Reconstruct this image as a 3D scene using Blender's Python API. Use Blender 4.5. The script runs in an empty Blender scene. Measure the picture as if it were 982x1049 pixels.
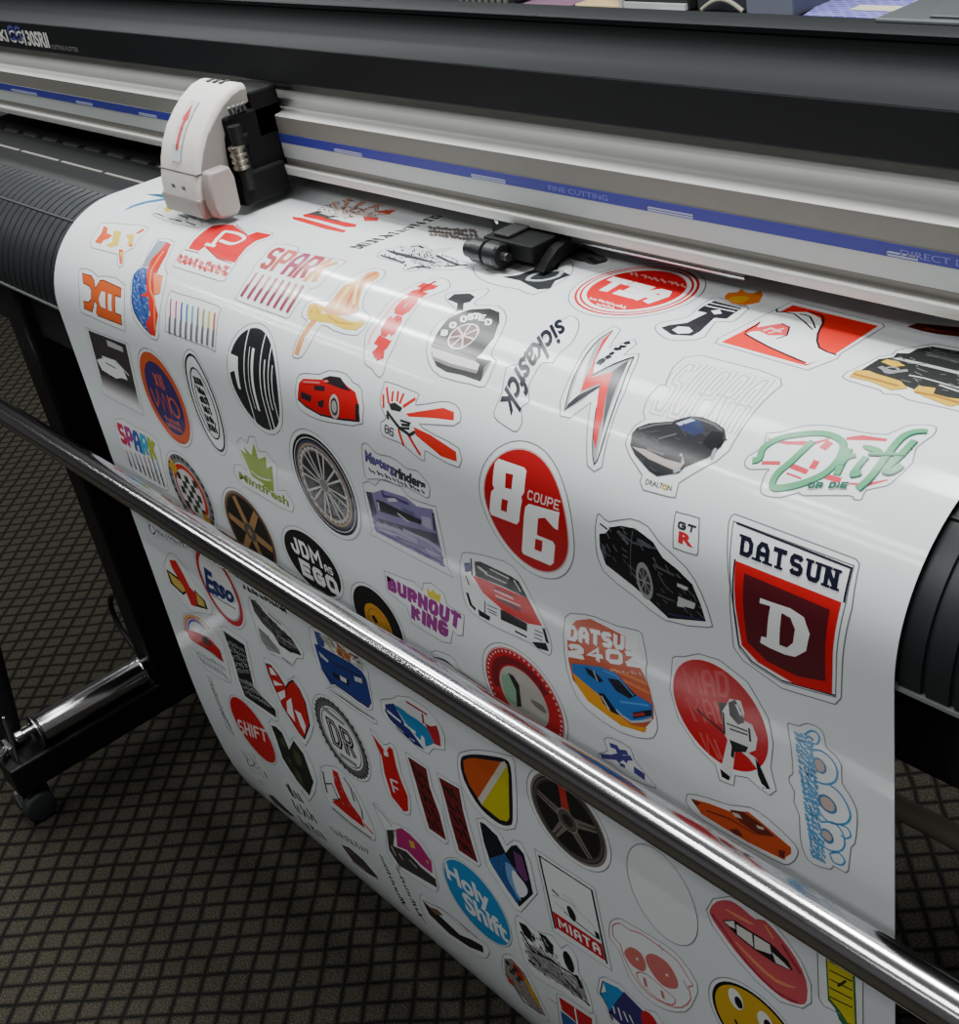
import bpy, bmesh, math, random
from mathutils import Vector, Matrix
from mathutils.geometry import tessellate_polygon
random.seed(7)
S = bpy.context.scene
COL = S.collection
PI = math.pi

# ------------------------------------------------------------------ camera
FPX, CX, CY, CAMH = 1343.0, 491.0, 524.5, 1.45
AX = Vector((0.64746336, 0.29973223, -0.70067952))   # world x,y,z seen in camera axes (right, down, forward)
AY = Vector((0.74413663, -0.44707169, 0.49637443))
AZ = Vector((-0.16447456, -0.84278555, -0.51250427))
CAM = Vector((0, 0, CAMH))
cam = bpy.data.objects.new('camera', bpy.data.cameras.new('camera'))
COL.objects.link(cam)
cam.data.sensor_fit = 'HORIZONTAL'; cam.data.sensor_width = 36.0
cam.data.lens = 36.0 * FPX / 982.0
cam.data.clip_start = 0.05; cam.data.clip_end = 60
R = Matrix(((AX[0], -AX[1], -AX[2]), (AY[0], -AY[1], -AY[2]), (AZ[0], -AZ[1], -AZ[2])))
cam.matrix_world = Matrix.Translation(CAM) @ R.to_4x4()
S.camera = cam

# ------------------------------------------------------------------ materials
MATS = {}
def lin(c):
    return tuple(((x/255.0)/12.92 if x/255.0 <= 0.04045 else ((x/255.0+0.055)/1.055)**2.4) for x in c)
def mat(name, rgb, rough=0.5, metal=0.0, spec=0.5, noise=0.0, nscale=40.0, bump=0.0, coat=0.0, aniso=None):
    if name in MATS: return MATS[name]
    m = bpy.data.materials.new(name); m.use_nodes = True
    nt = m.node_tree; b = nt.nodes['Principled BSDF']
    c = lin(rgb) + (1.0,)
    b.inputs['Base Color'].default_value = c
    b.inputs['Roughness'].default_value = rough
    b.inputs['Metallic'].default_value = metal
    b.inputs['Specular IOR Level'].default_value = spec
    b.inputs['Coat Weight'].default_value = coat
    tc = nt.nodes.new('ShaderNodeTexCoord')
    n = nt.nodes.new('ShaderNodeTexNoise'); n.inputs['Scale'].default_value = nscale; n.inputs['Detail'].default_value = 4
    nt.links.new(tc.outputs['Object'], n.inputs['Vector'])
    if noise > 0:
        mx = nt.nodes.new('ShaderNodeMix'); mx.data_type = 'RGBA'
        mx.inputs[6].default_value = tuple(x*(1-noise) for x in c[:3]) + (1,)
        mx.inputs[7].default_value = tuple(min(1, x*(1+noise)) for x in c[:3]) + (1,)
        nt.links.new(n.outputs['Fac'], mx.inputs[0]); nt.links.new(mx.outputs[2], b.inputs['Base Color'])
    if bump > 0:
        bp = nt.nodes.new('ShaderNodeBump'); bp.inputs['Strength'].default_value = bump; bp.inputs['Distance'].default_value = 0.001
        nt.links.new(n.outputs['Fac'], bp.inputs['Height']); nt.links.new(bp.outputs['Normal'], b.inputs['Normal'])
    MATS[name] = m
    return m

M_black = mat('black_plastic', (26, 27, 28), 0.5, noise=0.15, nscale=60, spec=0.3)
M_blackm = mat('black_painted_steel', (17, 17, 18), 0.45, noise=0.1, spec=0.3)
M_char = mat('charcoal_ribbed_plastic', (32, 35, 37), 0.42, noise=0.08, spec=0.4)
M_grey = mat('slate_grey_housing', (20, 23, 25), 0.6, noise=0.05, nscale=300, spec=0.15)
M_strip = mat('black_front_strip', (22, 24, 26), 0.6, noise=0.1, spec=0.25)
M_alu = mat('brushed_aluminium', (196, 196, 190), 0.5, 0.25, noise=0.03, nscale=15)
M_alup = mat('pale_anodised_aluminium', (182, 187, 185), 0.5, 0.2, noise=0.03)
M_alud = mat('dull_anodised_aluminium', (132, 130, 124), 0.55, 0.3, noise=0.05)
M_blue = mat('blue_stripe', (50, 52, 142), 0.45)
M_chrome = mat('chrome', (225, 223, 226), 0.15, 1.0, noise=0.03, nscale=12)
M_steel = mat('bright_steel', (205, 205, 208), 0.2, 1.0)
M_head = mat('light_grey_carriage_plastic', (222, 218, 212), 0.4, noise=0.03)
M_head2 = mat('warm_grey_carriage_plastic', (158, 150, 145), 0.45, noise=0.04)
M_rub = mat('black_rubber', (24, 24, 25), 0.65, noise=0.1)
M_letter = mat('silver_lettering', (215, 216, 210), 0.4)
M_letterb = mat('blue_lettering', (70, 72, 150), 0.4)
M_red = mat('red_print', (200, 30, 40), 0.4)

# ------------------------------------------------------------------ helpers
def tag(o, label=None, cat=None, group=None, kind=None):
    if label: o['label'] = label
    if cat: o['category'] = cat
    if group: o['group'] = group
    if kind: o['kind'] = kind
    return o
def thing(name, label, cat, loc=(0, 0, 0), group=None):
    o = bpy.data.objects.new(name, None); COL.objects.link(o)
    o.location = loc; o.empty_display_size = 0.05
    o['_loc'] = loc
    del o['_loc']
    return tag(o, label, cat, group)
ORI = {}
def obj(name, bm, m, parent=None, smooth=None, bevel=0.0, label=None, seg=2):
    """links a bmesh built in world coordinates as one mesh object under parent"""
    me = bpy.data.meshes.new(name)
    bmesh.ops.recalc_face_normals(bm, faces=bm.faces)
    bm.to_mesh(me); bm.free()
    for x in (m if isinstance(m, (list, tuple)) else [m]): me.materials.append(x)
    o = bpy.data.objects.new(name, me); COL.objects.link(o)
    if parent:
        off = Vector((0, 0, 0)); p = parent
        while p: off += p.location; p = p.parent
        me.transform(Matrix.Translation(-off)); o.parent = parent
    if smooth is not None:
        for p in me.polygons: p.use_smooth = True
        if smooth < 180: me.set_sharp_from_angle(angle=math.radians(smooth))
    if bevel:
        b = o.modifiers.new('bevel', 'BEVEL'); b.width = bevel; b.segments = seg; b.limit_method = 'ANGLE'; b.angle_limit = math.radians(40)
    if label: o['label'] = label
    return o
def box(bm, x0, x1, y0, y1, z0, z1):
    v = [bm.verts.new(p) for p in ((x0,y0,z0),(x1,y0,z0),(x1,y1,z0),(x0,y1,z0),(x0,y0,z1),(x1,y0,z1),(x1,y1,z1),(x0,y1,z1))]
    for f in ((3,2,1,0),(4,5,6,7),(0,1,5,4),(1,2,6,5),(2,3,7,6),(3,0,4,7)): bm.faces.new([v[i] for i in f])
    return v
def prism(bm, prof, x0, x1, mi=None):
    """closed (y,z) outline pushed along x; mi[i] = material index of the strip i -> i+1"""
    n = len(prof)
    A = [bm.verts.new((x0, y, z)) for y, z in prof]; B = [bm.verts.new((x1, y, z)) for y, z in prof]
    for i in range(n):
        f = bm.faces.new((A[i], A[(i+1) % n], B[(i+1) % n], B[i]))
        if mi: f.material_index = mi[i]
    for L in (A[::-1], B):
        bm.faces.new(L)
def tube(bm, p0, p1, r, seg=32, caps=True):
    p0 = Vector(p0); p1 = Vector(p1); d = (p1-p0).normalized()
    u = d.orthogonal().normalized(); w = d.cross(u)
    rings = []
    for p in (p0, p1):
        rings.append([bm.verts.new(p + (u*math.cos(2*PI*k/seg) + w*math.sin(2*PI*k/seg))*r) for k in range(seg)])
    for k in range(seg):
        bm.faces.new((rings[0][k], rings[0][(k+1) % seg], rings[1][(k+1) % seg], rings[1][k]))
    if caps:
        bm.faces.new(rings[0][::-1]); bm.faces.new(rings[1])
def lathe(bm, p0, axis, prof, seg=32):
    """prof: (distance along axis, radius)"""
    p0 = Vector(p0); d = Vector(axis).normalized(); u = d.orthogonal().normalized(); w = d.cross(u)
    rings = [[bm.verts.new(p0 + d*t + (u*math.cos(2*PI*k/seg) + w*math.sin(2*PI*k/seg))*max(r, 1e-4)) for k in range(seg)] for t, r in prof]
    for a, b in zip(rings, rings[1:]):
        for k in range(seg): bm.faces.new((a[k], a[(k+1) % seg], b[(k+1) % seg], b[k]))
    bm.faces.new(rings[0][::-1]); bm.faces.new(rings[-1])
def path_tube(bm, pts, r, seg=12):
    pts = [Vector(p) for p in pts]
    rings = []
    for i, p in enumerate(pts):
        d = (pts[min(i+1, len(pts)-1)] - pts[max(i-1, 0)]).normalized()
        u = d.cross(Vector((0.3, 0.2, 0.93))).normalized(); w = d.cross(u)
        rings.append([bm.verts.new(p + (u*math.cos(2*PI*k/seg) + w*math.sin(2*PI*k/seg))*r) for k in range(seg)])
    for a, b in zip(rings, rings[1:]):
        for k in range(seg): bm.faces.new((a[k], a[(k+1) % seg], b[(k+1) % seg], b[k]))
    bm.faces.new(rings[0][::-1]); bm.faces.new(rings[-1])
NB = bmesh.new

def text_tris(txt, bold=0.0, shear=0.0, spacing=1.0, align='CENTER'):
    """glyph outlines of a string as 2D triangles, normalised to the unit box"""
    cu = bpy.data.curves.new('txt', 'FONT'); cu.body = txt; cu.offset = bold; cu.shear = shear
    cu.space_character = spacing; cu.align_x = align; cu.resolution_u = 3
    o = bpy.data.objects.new('txt', cu); COL.objects.link(o)
    bpy.context.view_layer.update()
    me = bpy.data.meshes.new_from_object(o)
    V = [(v.co.x, v.co.y) for v in me.vertices]; F = [tuple(p.vertices) for p in me.polygons]
    bpy.data.objects.remove(o); bpy.data.curves.remove(cu); bpy.data.meshes.remove(me)
    x0 = min(v[0] for v in V); x1 = max(v[0] for v in V); y0 = min(v[1] for v in V); y1 = max(v[1] for v in V)
    V = [((x-x0)/(x1-x0), 1-(y-y0)/(y1-y0)) for x, y in V]
    return V, F

# ------------------------------------------------------------------ floor, walls, ceiling
def setting():
    m = bpy.data.materials.new('carpet_with_dark_grid'); m.use_nodes = True
    nt = m.node_tree; N = nt.nodes; L = nt.links; b = N['Principled BSDF']
    b.inputs['Roughness'].default_value = 0.95; b.inputs['Specular IOR Level'].default_value = 0.1
    tc = N.new('ShaderNodeTexCoord'); mp = N.new('ShaderNodeMapping'); mp.inputs['Rotation'].default_value = (0, 0, math.radians(-45.5))
    L.new(tc.outputs['Object'], mp.inputs['Vector'])
    # slightly wavy rows of loops
    nw = N.new('ShaderNodeTexNoise'); nw.inputs['Scale'].default_value = 9; L.new(mp.outputs[0], nw.inputs['Vector'])
    sc = N.new('ShaderNodeVectorMath'); sc.operation = 'MULTIPLY_ADD'; sc.inputs[1].default_value = (0.012, 0.012, 0); L.new(nw.outputs['Color'], sc.inputs[0]); L.new(mp.outputs[0], sc.inputs[2])
    sp = N.new('ShaderNodeSeparateXYZ'); L.new(sc.outputs[0], sp.inputs[0])
    lines = []
    for k, (per, ax) in enumerate(((0.0345, 0), (0.0325, 1))):
        d = N.new('ShaderNodeMath'); d.operation = 'DIVIDE'; d.inputs[1].default_value = per; L.new(sp.outputs[ax], d.inputs[0])
        fr = N.new('ShaderNodeMath'); fr.operation = 'FRACT'; L.new(d.outputs[0], fr.inputs[0])
        su = N.new('ShaderNodeMath'); su.operation = 'SUBTRACT'; su.inputs[1].default_value = 0.5; L.new(fr.outputs[0], su.inputs[0])
        ab = N.new('ShaderNodeMath'); ab.operation = 'ABSOLUTE'; L.new(su.outputs[0], ab.inputs[0])
        mr = N.new('ShaderNodeMapRange'); mr.inputs[1].default_value = 0.03; mr.inputs[2].default_value = 0.19; mr.inputs[3].default_value = 0; mr.inputs[4].default_value = 1
        L.new(ab.outputs[0], mr.inputs[0]); lines.append(mr)
    mn = N.new('ShaderNodeMath'); mn.operation = 'MINIMUM'; L.new(lines[0].outputs[0], mn.inputs[0]); L.new(lines[1].outputs[0], mn.inputs[1])
    pile = N.new('ShaderNodeTexNoise'); pile.inputs['Scale'].default_value = 420; pile.inputs['Detail'].default_value = 2; L.new(tc.outputs['Object'], pile.inputs['Vector'])
    cr = N.new('ShaderNodeValToRGB'); cr.color_ramp.elements[0].position = 0.36; cr.color_ramp.elements[1].position = 0.66
    cr.color_ramp.elements[0].color = lin((32, 30, 26))+(1,); cr.color_ramp.elements[1].color = lin((74, 70, 60))+(1,)
    L.new(pile.outputs['Fac'], cr.inputs[0])
    mx = N.new('ShaderNodeMix'); mx.data_type = 'RGBA'; mx.inputs[6].default_value = lin((19, 19, 18))+(1,)
    L.new(mn.outputs[0], mx.inputs[0]); L.new(cr.outputs[0], mx.inputs[7]); L.new(mx.outputs[2], b.inputs['Base Color'])
    bp = N.new('ShaderNodeBump'); bp.inputs['Strength'].default_value = 0.6; bp.inputs['Distance'].default_value = 0.003
    L.new(pile.outputs['Fac'], bp.inputs['Height']); L.new(bp.outputs[0], b.inputs['Normal'])
    X0, X1, Y0, Y1, HC = -6.5, 3.5, -3.5, 4.2, 2.75
    bm = NB(); box(bm, X0, X1, Y0, Y1, -0.05, 0); tag(obj('floor', bm, m), kind='structure')
    w = mat('wall_paint', (190, 189, 186), 0.9, noise=0.03)
    wd = mat('wall_paint_dark', (112, 110, 112), 0.9, noise=0.03)
    bm = NB(); box(bm, X0, X1, Y1, Y1+0.1, 0, HC); tag(obj('wall_back', bm, wd), kind='structure')
    bm = NB(); box(bm, X0-0.1, X0, Y0, Y1, 0, HC); tag(obj('wall_left', bm, wd), kind='structure')
    bm = NB(); box(bm, X1, X1+0.1, Y0, Y1, 0, HC); tag(obj('wall_right', bm, wd), kind='structure')
    bm = NB(); box(bm, X0, X1, Y0-0.1, Y0, 0, HC); tag(obj('wall_front', bm, wd), kind='structure')
    bm = NB(); box(bm, X0, X1, Y0, Y1, HC, HC+0.1); tag(obj('ceiling', bm, w), kind='structure')
setting()

def lamp(name, x, y, sx, sy, power, col=(0.975, 1, 0.99), z=2.66):
    l = bpy.data.lights.new(name, 'AREA'); l.shape = 'RECTANGLE'; l.size = sx; l.size_y = sy; l.energy = power; l.color = col
    o = bpy.data.objects.new(name, l); COL.objects.link(o); o.location = (x, y, z)
    return o
LIGHTS = [(-3.6, 1.6, 1.2, 0.12, 26), (-3.0, 0.45, 1.0, 0.10, 24), (-2.15, -0.40, 1.2, 0.04, 11), (-0.7, 1.0, 1.2, 0.5, 62), (-2.2, 1.0, 1.2, 0.4, 22),  # last in this row is added fill for the sheet's top left
 (-4.2, -0.72, 1.4, 0.09, 9), (-4.2, -1.02, 1.4, 0.09, 9), (-1.25, -0.70, 1.4, 0.15, 11), (-1.25, -1.06, 1.4, 0.15, 11), (0.9, -1.0, 1.2, 0.3, 15), (-1.0, -2.7, 1.4, 0.5, 9)]  # final pair is added fill that brightens the hanging sheet from the front
for i, (x, y, sx, sy, pw) in enumerate(LIGHTS):
    lamp('ceiling_or_fill_lamp', x, y, sx, sy, pw)
w = bpy.data.worlds.new('world'); S.world = w; w.use_nodes = True
w.node_tree.nodes['Background'].inputs[0].default_value = (0.5, 0.5, 0.5, 1); w.node_tree.nodes['Background'].inputs[1].default_value = 0.2

# ------------------------------------------------------------------ sheet profile
# (y, z) of the vinyl: flat over the platen, round its nose, straight down, curling back on the floor
NOSE_Y, NOSE_Z, NA, NBB = 0.665, 0.897, 0.117, 0.114
PROF = [(y, 1.0075 + 0.0035*(1.06-y)/0.395) for y in (1.06, 1.0, 0.94, 0.88, 0.84, 0.80, 0.765, 0.735, 0.70)]
for i in range(0, 27):
    t = (PI/2)*i/26
    PROF.append((NOSE_Y - NA*math.sin(t), NOSE_Z + NBB*math.cos(t)))
PROF += [(0.548, z) for z in (0.86, 0.80, 0.74, 0.68, 0.62, 0.56, 0.50, 0.44, 0.38, 0.34)]
PROF += [(0.5485, 0.30), (0.5497, 0.26), (0.5520, 0.22), (0.5555, 0.18), (0.5600, 0.14), (0.5655, 0.105), (0.5700, 0.085), (0.5745, 0.068), (0.5800, 0.050), (0.5870, 0.034), (0.5960, 0.020), (0.608, 0.010), (0.625, 0.0045), (0.65, 0.003), (0.70, 0.003)]
XL, XR = -1.600, -0.372
SL = [0.0]
for a, b in zip(PROF, PROF[1:]): SL.append(SL[-1] + math.dist(a, b))
NRM = []
for i in range(len(PROF)):
    a = PROF[max(i-1, 0)]; b = PROF[min(i+1, len(PROF)-1)]
    t = Vector((b[0]-a[0], b[1]-a[1])).normalized()
    NRM.append(Vector((t[1], -t[0])))
def seg_of(s):
    lo, hi = 0, len(SL)-2
    while lo < hi:
        mid = (lo+hi+1)//2
        if SL[mid] <= s: lo = mid
        else: hi = mid-1
    return lo
def sheet_pt(u, s, off=0.0):
    i = seg_of(s); f = (s-SL[i])/(SL[i+1]-SL[i])
    y = PROF[i][0]*(1-f)+PROF[i+1][0]*f; z = PROF[i][1]*(1-f)+PROF[i+1][1]*f
    n = (NRM[i]*(1-f)+NRM[i+1]*f).normalized()
    return Vector((u, y+n[0]*off, z+n[1]*off)), Vector((0, n[0], n[1]))
GS = [p[0]/(CAMH-p[1]) for p in PROF]
def us(px, py):
    """where the sheet carries a mark: distance along its width u and its length s"""
    a, b = px-CX, py-CY
    d = Vector((AX[0]*a+AX[1]*b+AX[2]*FPX, AY[0]*a+AY[1]*b+AY[2]*FPX, AZ[0]*a+AZ[1]*b+AZ[2]*FPX))
    g = d[1]/-d[2]
    k = 0
    while k < len(GS)-2 and GS[k+1] > g: k += 1
    f = min(1, max(0, (GS[k]-g)/(GS[k]-GS[k+1]))) if GS[k] > GS[k+1] else 1
    y = PROF[k][0]*(1-f)+PROF[k+1][0]*f
    return (d[0]*y/d[1], SL[k]*(1-f)+SL[k+1]*f)
def curved_mesh(name, tris_by_mat, mats, parent, off):
    """2D (u,s) triangles, cut at the sheet's own bends and laid on it at height off"""
    bm = NB(); 
    for mi, tris in enumerate(tris_by_mat):
        for t in tris:
            if abs((t[1][0]-t[0][0])*(t[2][1]-t[0][1])-(t[2][0]-t[0][0])*(t[1][1]-t[0][1])) < 1e-10: continue
            f = bm.faces.new([bm.verts.new((p[0], p[1], 0)) for p in t]); f.material_index = mi
    if not bm.faces: bm.free(); return None
    s0 = min(v.co.y for v in bm.verts); s1 = max(v.co.y for v in bm.verts)
    for sk in SL:
        if s0+1e-6 < sk < s1-1e-6:
            bmesh.ops.bisect_plane(bm, geom=bm.verts[:]+bm.edges[:]+bm.faces[:], dist=1e-7, plane_co=(0, sk, 0), plane_no=(0, 1, 0))
    bm.normal_update()
    flip = [f for f in bm.faces if f.normal.z > 0]
    if flip: bmesh.ops.reverse_faces(bm, faces=flip)
    nor = []
    bm.verts.index_update()
    for v in bm.verts:
        p, n = sheet_pt(v.co.x, min(max(v.co.y, 0), SL[-1]-1e-6), off); v.co = p; nor.append(n)
    me = bpy.data.meshes.new(name); bm.to_mesh(me); bm.free()
    for m in mats: me.materials.append(m)
    for p in me.polygons: p.use_smooth = True
    me.normals_split_custom_set_from_vertices([tuple(n) for n in nor])
    o = bpy.data.objects.new(name, me); COL.objects.link(o)
    if parent:
        o.parent = parent
        me.transform(Matrix.Translation(-parent.location))
    return o

M_vinyl = mat('white_gloss_vinyl', (224, 228, 231), 0.12, spec=0.5, noise=0.015, nscale=6)
M_stick = mat('white_sticker_vinyl', (230, 233, 235), 0.12, spec=0.5)
M_cut = mat('cut_line_grey', (122, 124, 130), 0.3)
def sheet():
    NX = 24; T = 0.0006
    bm = NB(); top = []; bot = []; nor = []
    for i, (y, z) in enumerate(PROF):
        n = NRM[i]; top.append([bm.verts.new((XL+(XR-XL)*j/NX, y, z)) for j in range(NX+1)])
        bot.append([bm.verts.new((XL+(XR-XL)*j/NX, y-n[0]*T, z-n[1]*T)) for j in range(NX+1)])
    n = len(PROF)
    for i in range(n-1):
        for j in range(NX):
            bm.faces.new((top[i][j], top[i+1][j], top[i+1][j+1], top[i][j+1]))
            bm.faces.new((bot[i][j+1], bot[i+1][j+1], bot[i+1][j], bot[i][j]))
        for j, fl in ((0, 0), (NX, 1)):
            q = [top[i][j], bot[i][j], bot[i+1][j], top[i+1][j]]
            bm.faces.new(q if not fl else q[::-1])
    for j in range(NX):
        for i, fl in ((0, 0), (n-1, 1)):
            q = [top[i][j], top[i][j+1], bot[i][j+1], bot[i][j]]
            bm.faces.new(q if not fl else q[::-1])
    o = obj('vinyl_sheet', bm, M_vinyl, smooth=50)
    tag(o, 'wide white vinyl sheet covered in stickers, hanging over the front of the cutting machine', 'sheet')
sheet()

# ------------------------------------------------------------------ the cutting machine
CUT = thing('vinyl_cutter', 'large black and grey vinyl cutting machine with silver rail, on wheeled stand', 'cutting machine', (-1.1, 0.75, 0))
MX0, MX1 = -2.42, 0.25
def apron():
    pr = []
    for i in range(0, 23):
        t = (PI/2)*i/22; pr.append((NOSE_Y - (NA-0.004)*math.sin(t), NOSE_Z + (NBB-0.005)*math.cos(t), math.sin(t), math.cos(t)))
    xs = []; x = MX0+0.02
    while x < MX1-0.05:
        xs += [(x, 0), (x+0.0155, 0), (x+0.0163, 0.0022), (x+0.0187, 0.0022)]; x += 0.0195
    bm = NB(); rows = []
    for xx, o in xs:
        col = [bm.verts.new((xx, y+sn*o, z-cs*o)) for (y, z, sn, cs) in pr]
        rows.append(col)
    for a, b in zip(rows, rows[1:]):
        for k in range(len(pr)-1): bm.faces.new((a[k], a[k+1], b[k+1], b[k]))
    # back and underside close the shell
    back = [[bm.verts.new((c[0].co.x, y, z)) for y, z in ((0.575, 0.897), (0.60, 0.93), (0.66, 0.97))] for c in rows]
    for i in range(len(rows)-1):
        ch1 = [rows[i][-1]] + back[i] + [rows[i][0]]; ch2 = [rows[i+1][-1]] + back[i+1] + [rows[i+1][0]]
        for k in range(4): bm.faces.new((ch1[k], ch1[k+1], ch2[k+1], ch2[k]))
    for i in (0, len(rows)-1): bm.faces.new(rows[i]+back[i])
    a = obj('front_apron', bm, M_char, CUT, smooth=30)
    # pale strip that paints in the lower edge's highlight, and the long seam
    bm = NB(); prism(bm, [(0.5505, 0.8965), (0.5505, 0.8935), (0.575, 0.8935), (0.575, 0.8965)], MX0+0.02, MX1-0.05)
    obj('edge_highlight_strip', bm, mat('painted_edge_highlight', (120, 124, 124), 0.4), a)
    bm = NB(); t = math.radians(30)
    y, z = NOSE_Y-(NA-0.0035)*math.sin(t), NOSE_Z+(NBB-0.0045)*math.cos(t)
    box(bm, MX0+0.02, MX1-0.05, y-0.0015, y+0.0025, z-0.004, z+0.0004)
    obj('seam', bm, M_rub, a)
apron()
def body():
    # platen top and core
    bm = NB(); prism(bm, [(0.668, 1.0035), (0.668, 0.97), (0.60, 0.93), (0.60, 0.78), (0.80, 0.78), (1.02, 0.88), (1.02, 0.99), (0.97, 1.0035)], MX0+0.1, MX1-0.1)
    pl = obj('platen', bm, M_black, CUT, bevel=0.002)
    bm = NB(); x = MX0+0.12
    while x < MX1-0.15:
        box(bm, x, x+0.13, 0.717, 0.7215, 1.0035, 1.0048); x += 0.142
    obj('cutting_strip', bm, M_alud, pl)
    bm = NB(); x = MX0+0.14; k = 0
    while x < MX1-0.15:
        lathe(bm, (x, 0.775, 0.9985), (1, 0, 0), [(0, 0.006), (0.001, 0.0075), (0.05, 0.0075), (0.051, 0.006)], 16); x += 0.075
    obj('grit_roller', bm, mat('knurled_steel', (70, 70, 70), 0.5, 0.6, noise=0.3, nscale=900), pl, smooth=40)
    # upper housing: grey lid above a black front strip
    prof = [(0.78, 1.1786), (0.790, 1.1802), (0.801, 1.1832), (0.811, 1.1880), (0.8185, 1.1948), (0.8228, 1.2025), (0.8240, 1.2080), (0.8215, 1.2095), (0.8215, 1.2135), (0.8235, 1.2150), (0.850, 1.2160), (0.8535, 1.2125), (0.8535, 1.19), (0.925, 1.175), (0.935, 1.02), (0.87, 1.02), (0.87, 1.139), (0.805, 1.1395), (0.805, 1.172)]
    bm = NB(); prism(bm, prof, MX0+0.05, MX1)
    h = obj('upper_housing', bm, M_grey, CUT, smooth=35)
    bm = NB(); prism(bm, [(0.7795, 1.1781), (0.7795, 1.1395), (0.7815, 1.138), (0.804, 1.138), (0.804, 1.1781)], MX0+0.05, MX1)
    st = obj('front_strip', bm, M_strip, h, bevel=0.0006)
    return h, st
H, STRIP = body()
def rail():
    pr = [(0.803, 1.1375), (0.8005, 1.124), (0.795, 1.1145), (0.787, 1.1085), (0.7785, 1.1062), (0.770, 1.1055), (0.768, 1.1040), (0.768, 1.0850)]
    pr += [(0.7672, 1.0848), (0.7672, 1.0742), (0.768, 1.0740), (0.768, 1.0565), (0.7695, 1.0560), (0.7695, 1.0490), (0.764, 1.0488), (0.7615, 1.0475), (0.7610, 1.0455), (0.7618, 1.0425), (0.7625, 1.0385), (0.765, 1.0375), (0.868, 1.0375), (0.868, 1.1375)]
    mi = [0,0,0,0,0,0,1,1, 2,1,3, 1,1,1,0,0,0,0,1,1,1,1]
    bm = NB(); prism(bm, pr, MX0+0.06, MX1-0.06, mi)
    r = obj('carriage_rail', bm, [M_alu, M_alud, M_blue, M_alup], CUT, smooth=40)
    # pale print on the blue stripe: short bars and a few words
    def at_x(px, py, y=0.767):
        a, b = px-CX, py-CY
        d = Vector((AX[0]*a+AX[1]*b+AX[2]*FPX, AY[0]*a+AY[1]*b+AY[2]*FPX, AZ[0]*a+AZ[1]*b+AZ[2]*FPX))
        return d[0]*y/d[1]
    for p0, p1 in (((12, 93), (38, 97)), ((78, 105), (95, 108)), ((142, 116), (160, 119)), ((342, 153), (370, 157)), ((482, 177), (517, 183)), ((662, 209), (709, 218)), ((907, 257), (940, 263))):
        xa, xb = at_x(*p0), at_x(*p1)
        bm = NB(); box(bm, xa, xb, 0.7669, 0.7672, 1.0772, 1.0785); box(bm, xa, xb, 0.7669, 0.7672, 1.0750, 1.0763); box(bm, xa, xa+0.0012, 0.7669, 0.7672, 1.0750, 1.0785)
        obj('scale_mark', bm, mat('pale_print', (170, 175, 200), 0.5), r)
    for px, txt, w in ((562, 'FINE CUTTING', 0.075), (922, 'DIRECT DRIVE', 0.075)):
        x = at_x(px, 195); V, F = text_tris(txt, 0.01)
        bm = NB(); vs = [bm.verts.new((x+v[0]*w, 0.7669, 1.0815-v[1]*0.005)) for v in V]
        for f in F: bm.faces.new([vs[i] for i in f])
        obj('lettering', bm, mat('lilac_print', (112, 114, 190), 0.5), r)
    # rods and belt in the gap below
    bm = NB(); tube(bm, (-0.93, 0.772, 1.031), (-0.66, 0.772, 1.031), 0.0032, 16)
    obj('pressure_shaft', bm, M_steel, CUT, smooth=40)
    return r
RAIL = rail()
def logo():
    def text(txt, x, z, w, h, m, shear=0, bold=0.02):
        V, F = text_tris(txt, bold, shear)
        bm = NB(); vs = [bm.verts.new((x+v[0]*w, 0.7791, z+h-v[1]*h)) for v in V]
        for f in F: bm.faces.new([vs[i] for i in f])
        obj('lettering', bm, m, STRIP)
    text('MIMAKI', -2.196, 1.1480, 0.118, 0.0175, M_letter, 0, 0.03)
    text('CG', -2.073, 1.1500, 0.052, 0.0235, M_letterb, 0.15, 0.03)
    text('CG', -2.071, 1.1475, 0.052, 0.0185, M_letter, 0.15, 0.01)
    text('130SRII', -2.018, 1.1455, 0.090, 0.0225, M_letter, 0.1, 0.035)
    text('CUTTING PLOTTER', -1.924, 1.1450, 0.088, 0.0065, mat('dim_lettering', (120, 120, 116), 0.5), 0, 0.02)
logo()
def end_cover():
    bm = NB()
    prism(bm, [(0.840, 1.2165), (0.842, 1.2190), (1.15, 1.153), (1.15, 1.02), (0.94, 1.02), (0.94, 1.15), (0.852, 1.20)], -0.585, 0.22)
    for v in bm.verts:
        if v.co.x < -0.5 and v.co.y > 1: v.co.x += -0.165
    o = obj('end_cover', bm, mat('mid_grey_cover', (62, 66, 67), 0.6, noise=0.04), CUT, bevel=0.002)
    bm = NB()
    prism(bm, [(0.855, 1.2165), (0.856, 1.2185), (1.13, 1.1600), (1.13, 1.155)], -0.55, 0.18)
    for v in bm.verts:
        if v.co.x < -0.5 and v.co.y > 1: v.co.x += -0.155
    obj('raised_panel', bm, mat('mid_grey_cover', (62, 66, 67), 0.6), o, bevel=0.001)
end_cover()

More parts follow.
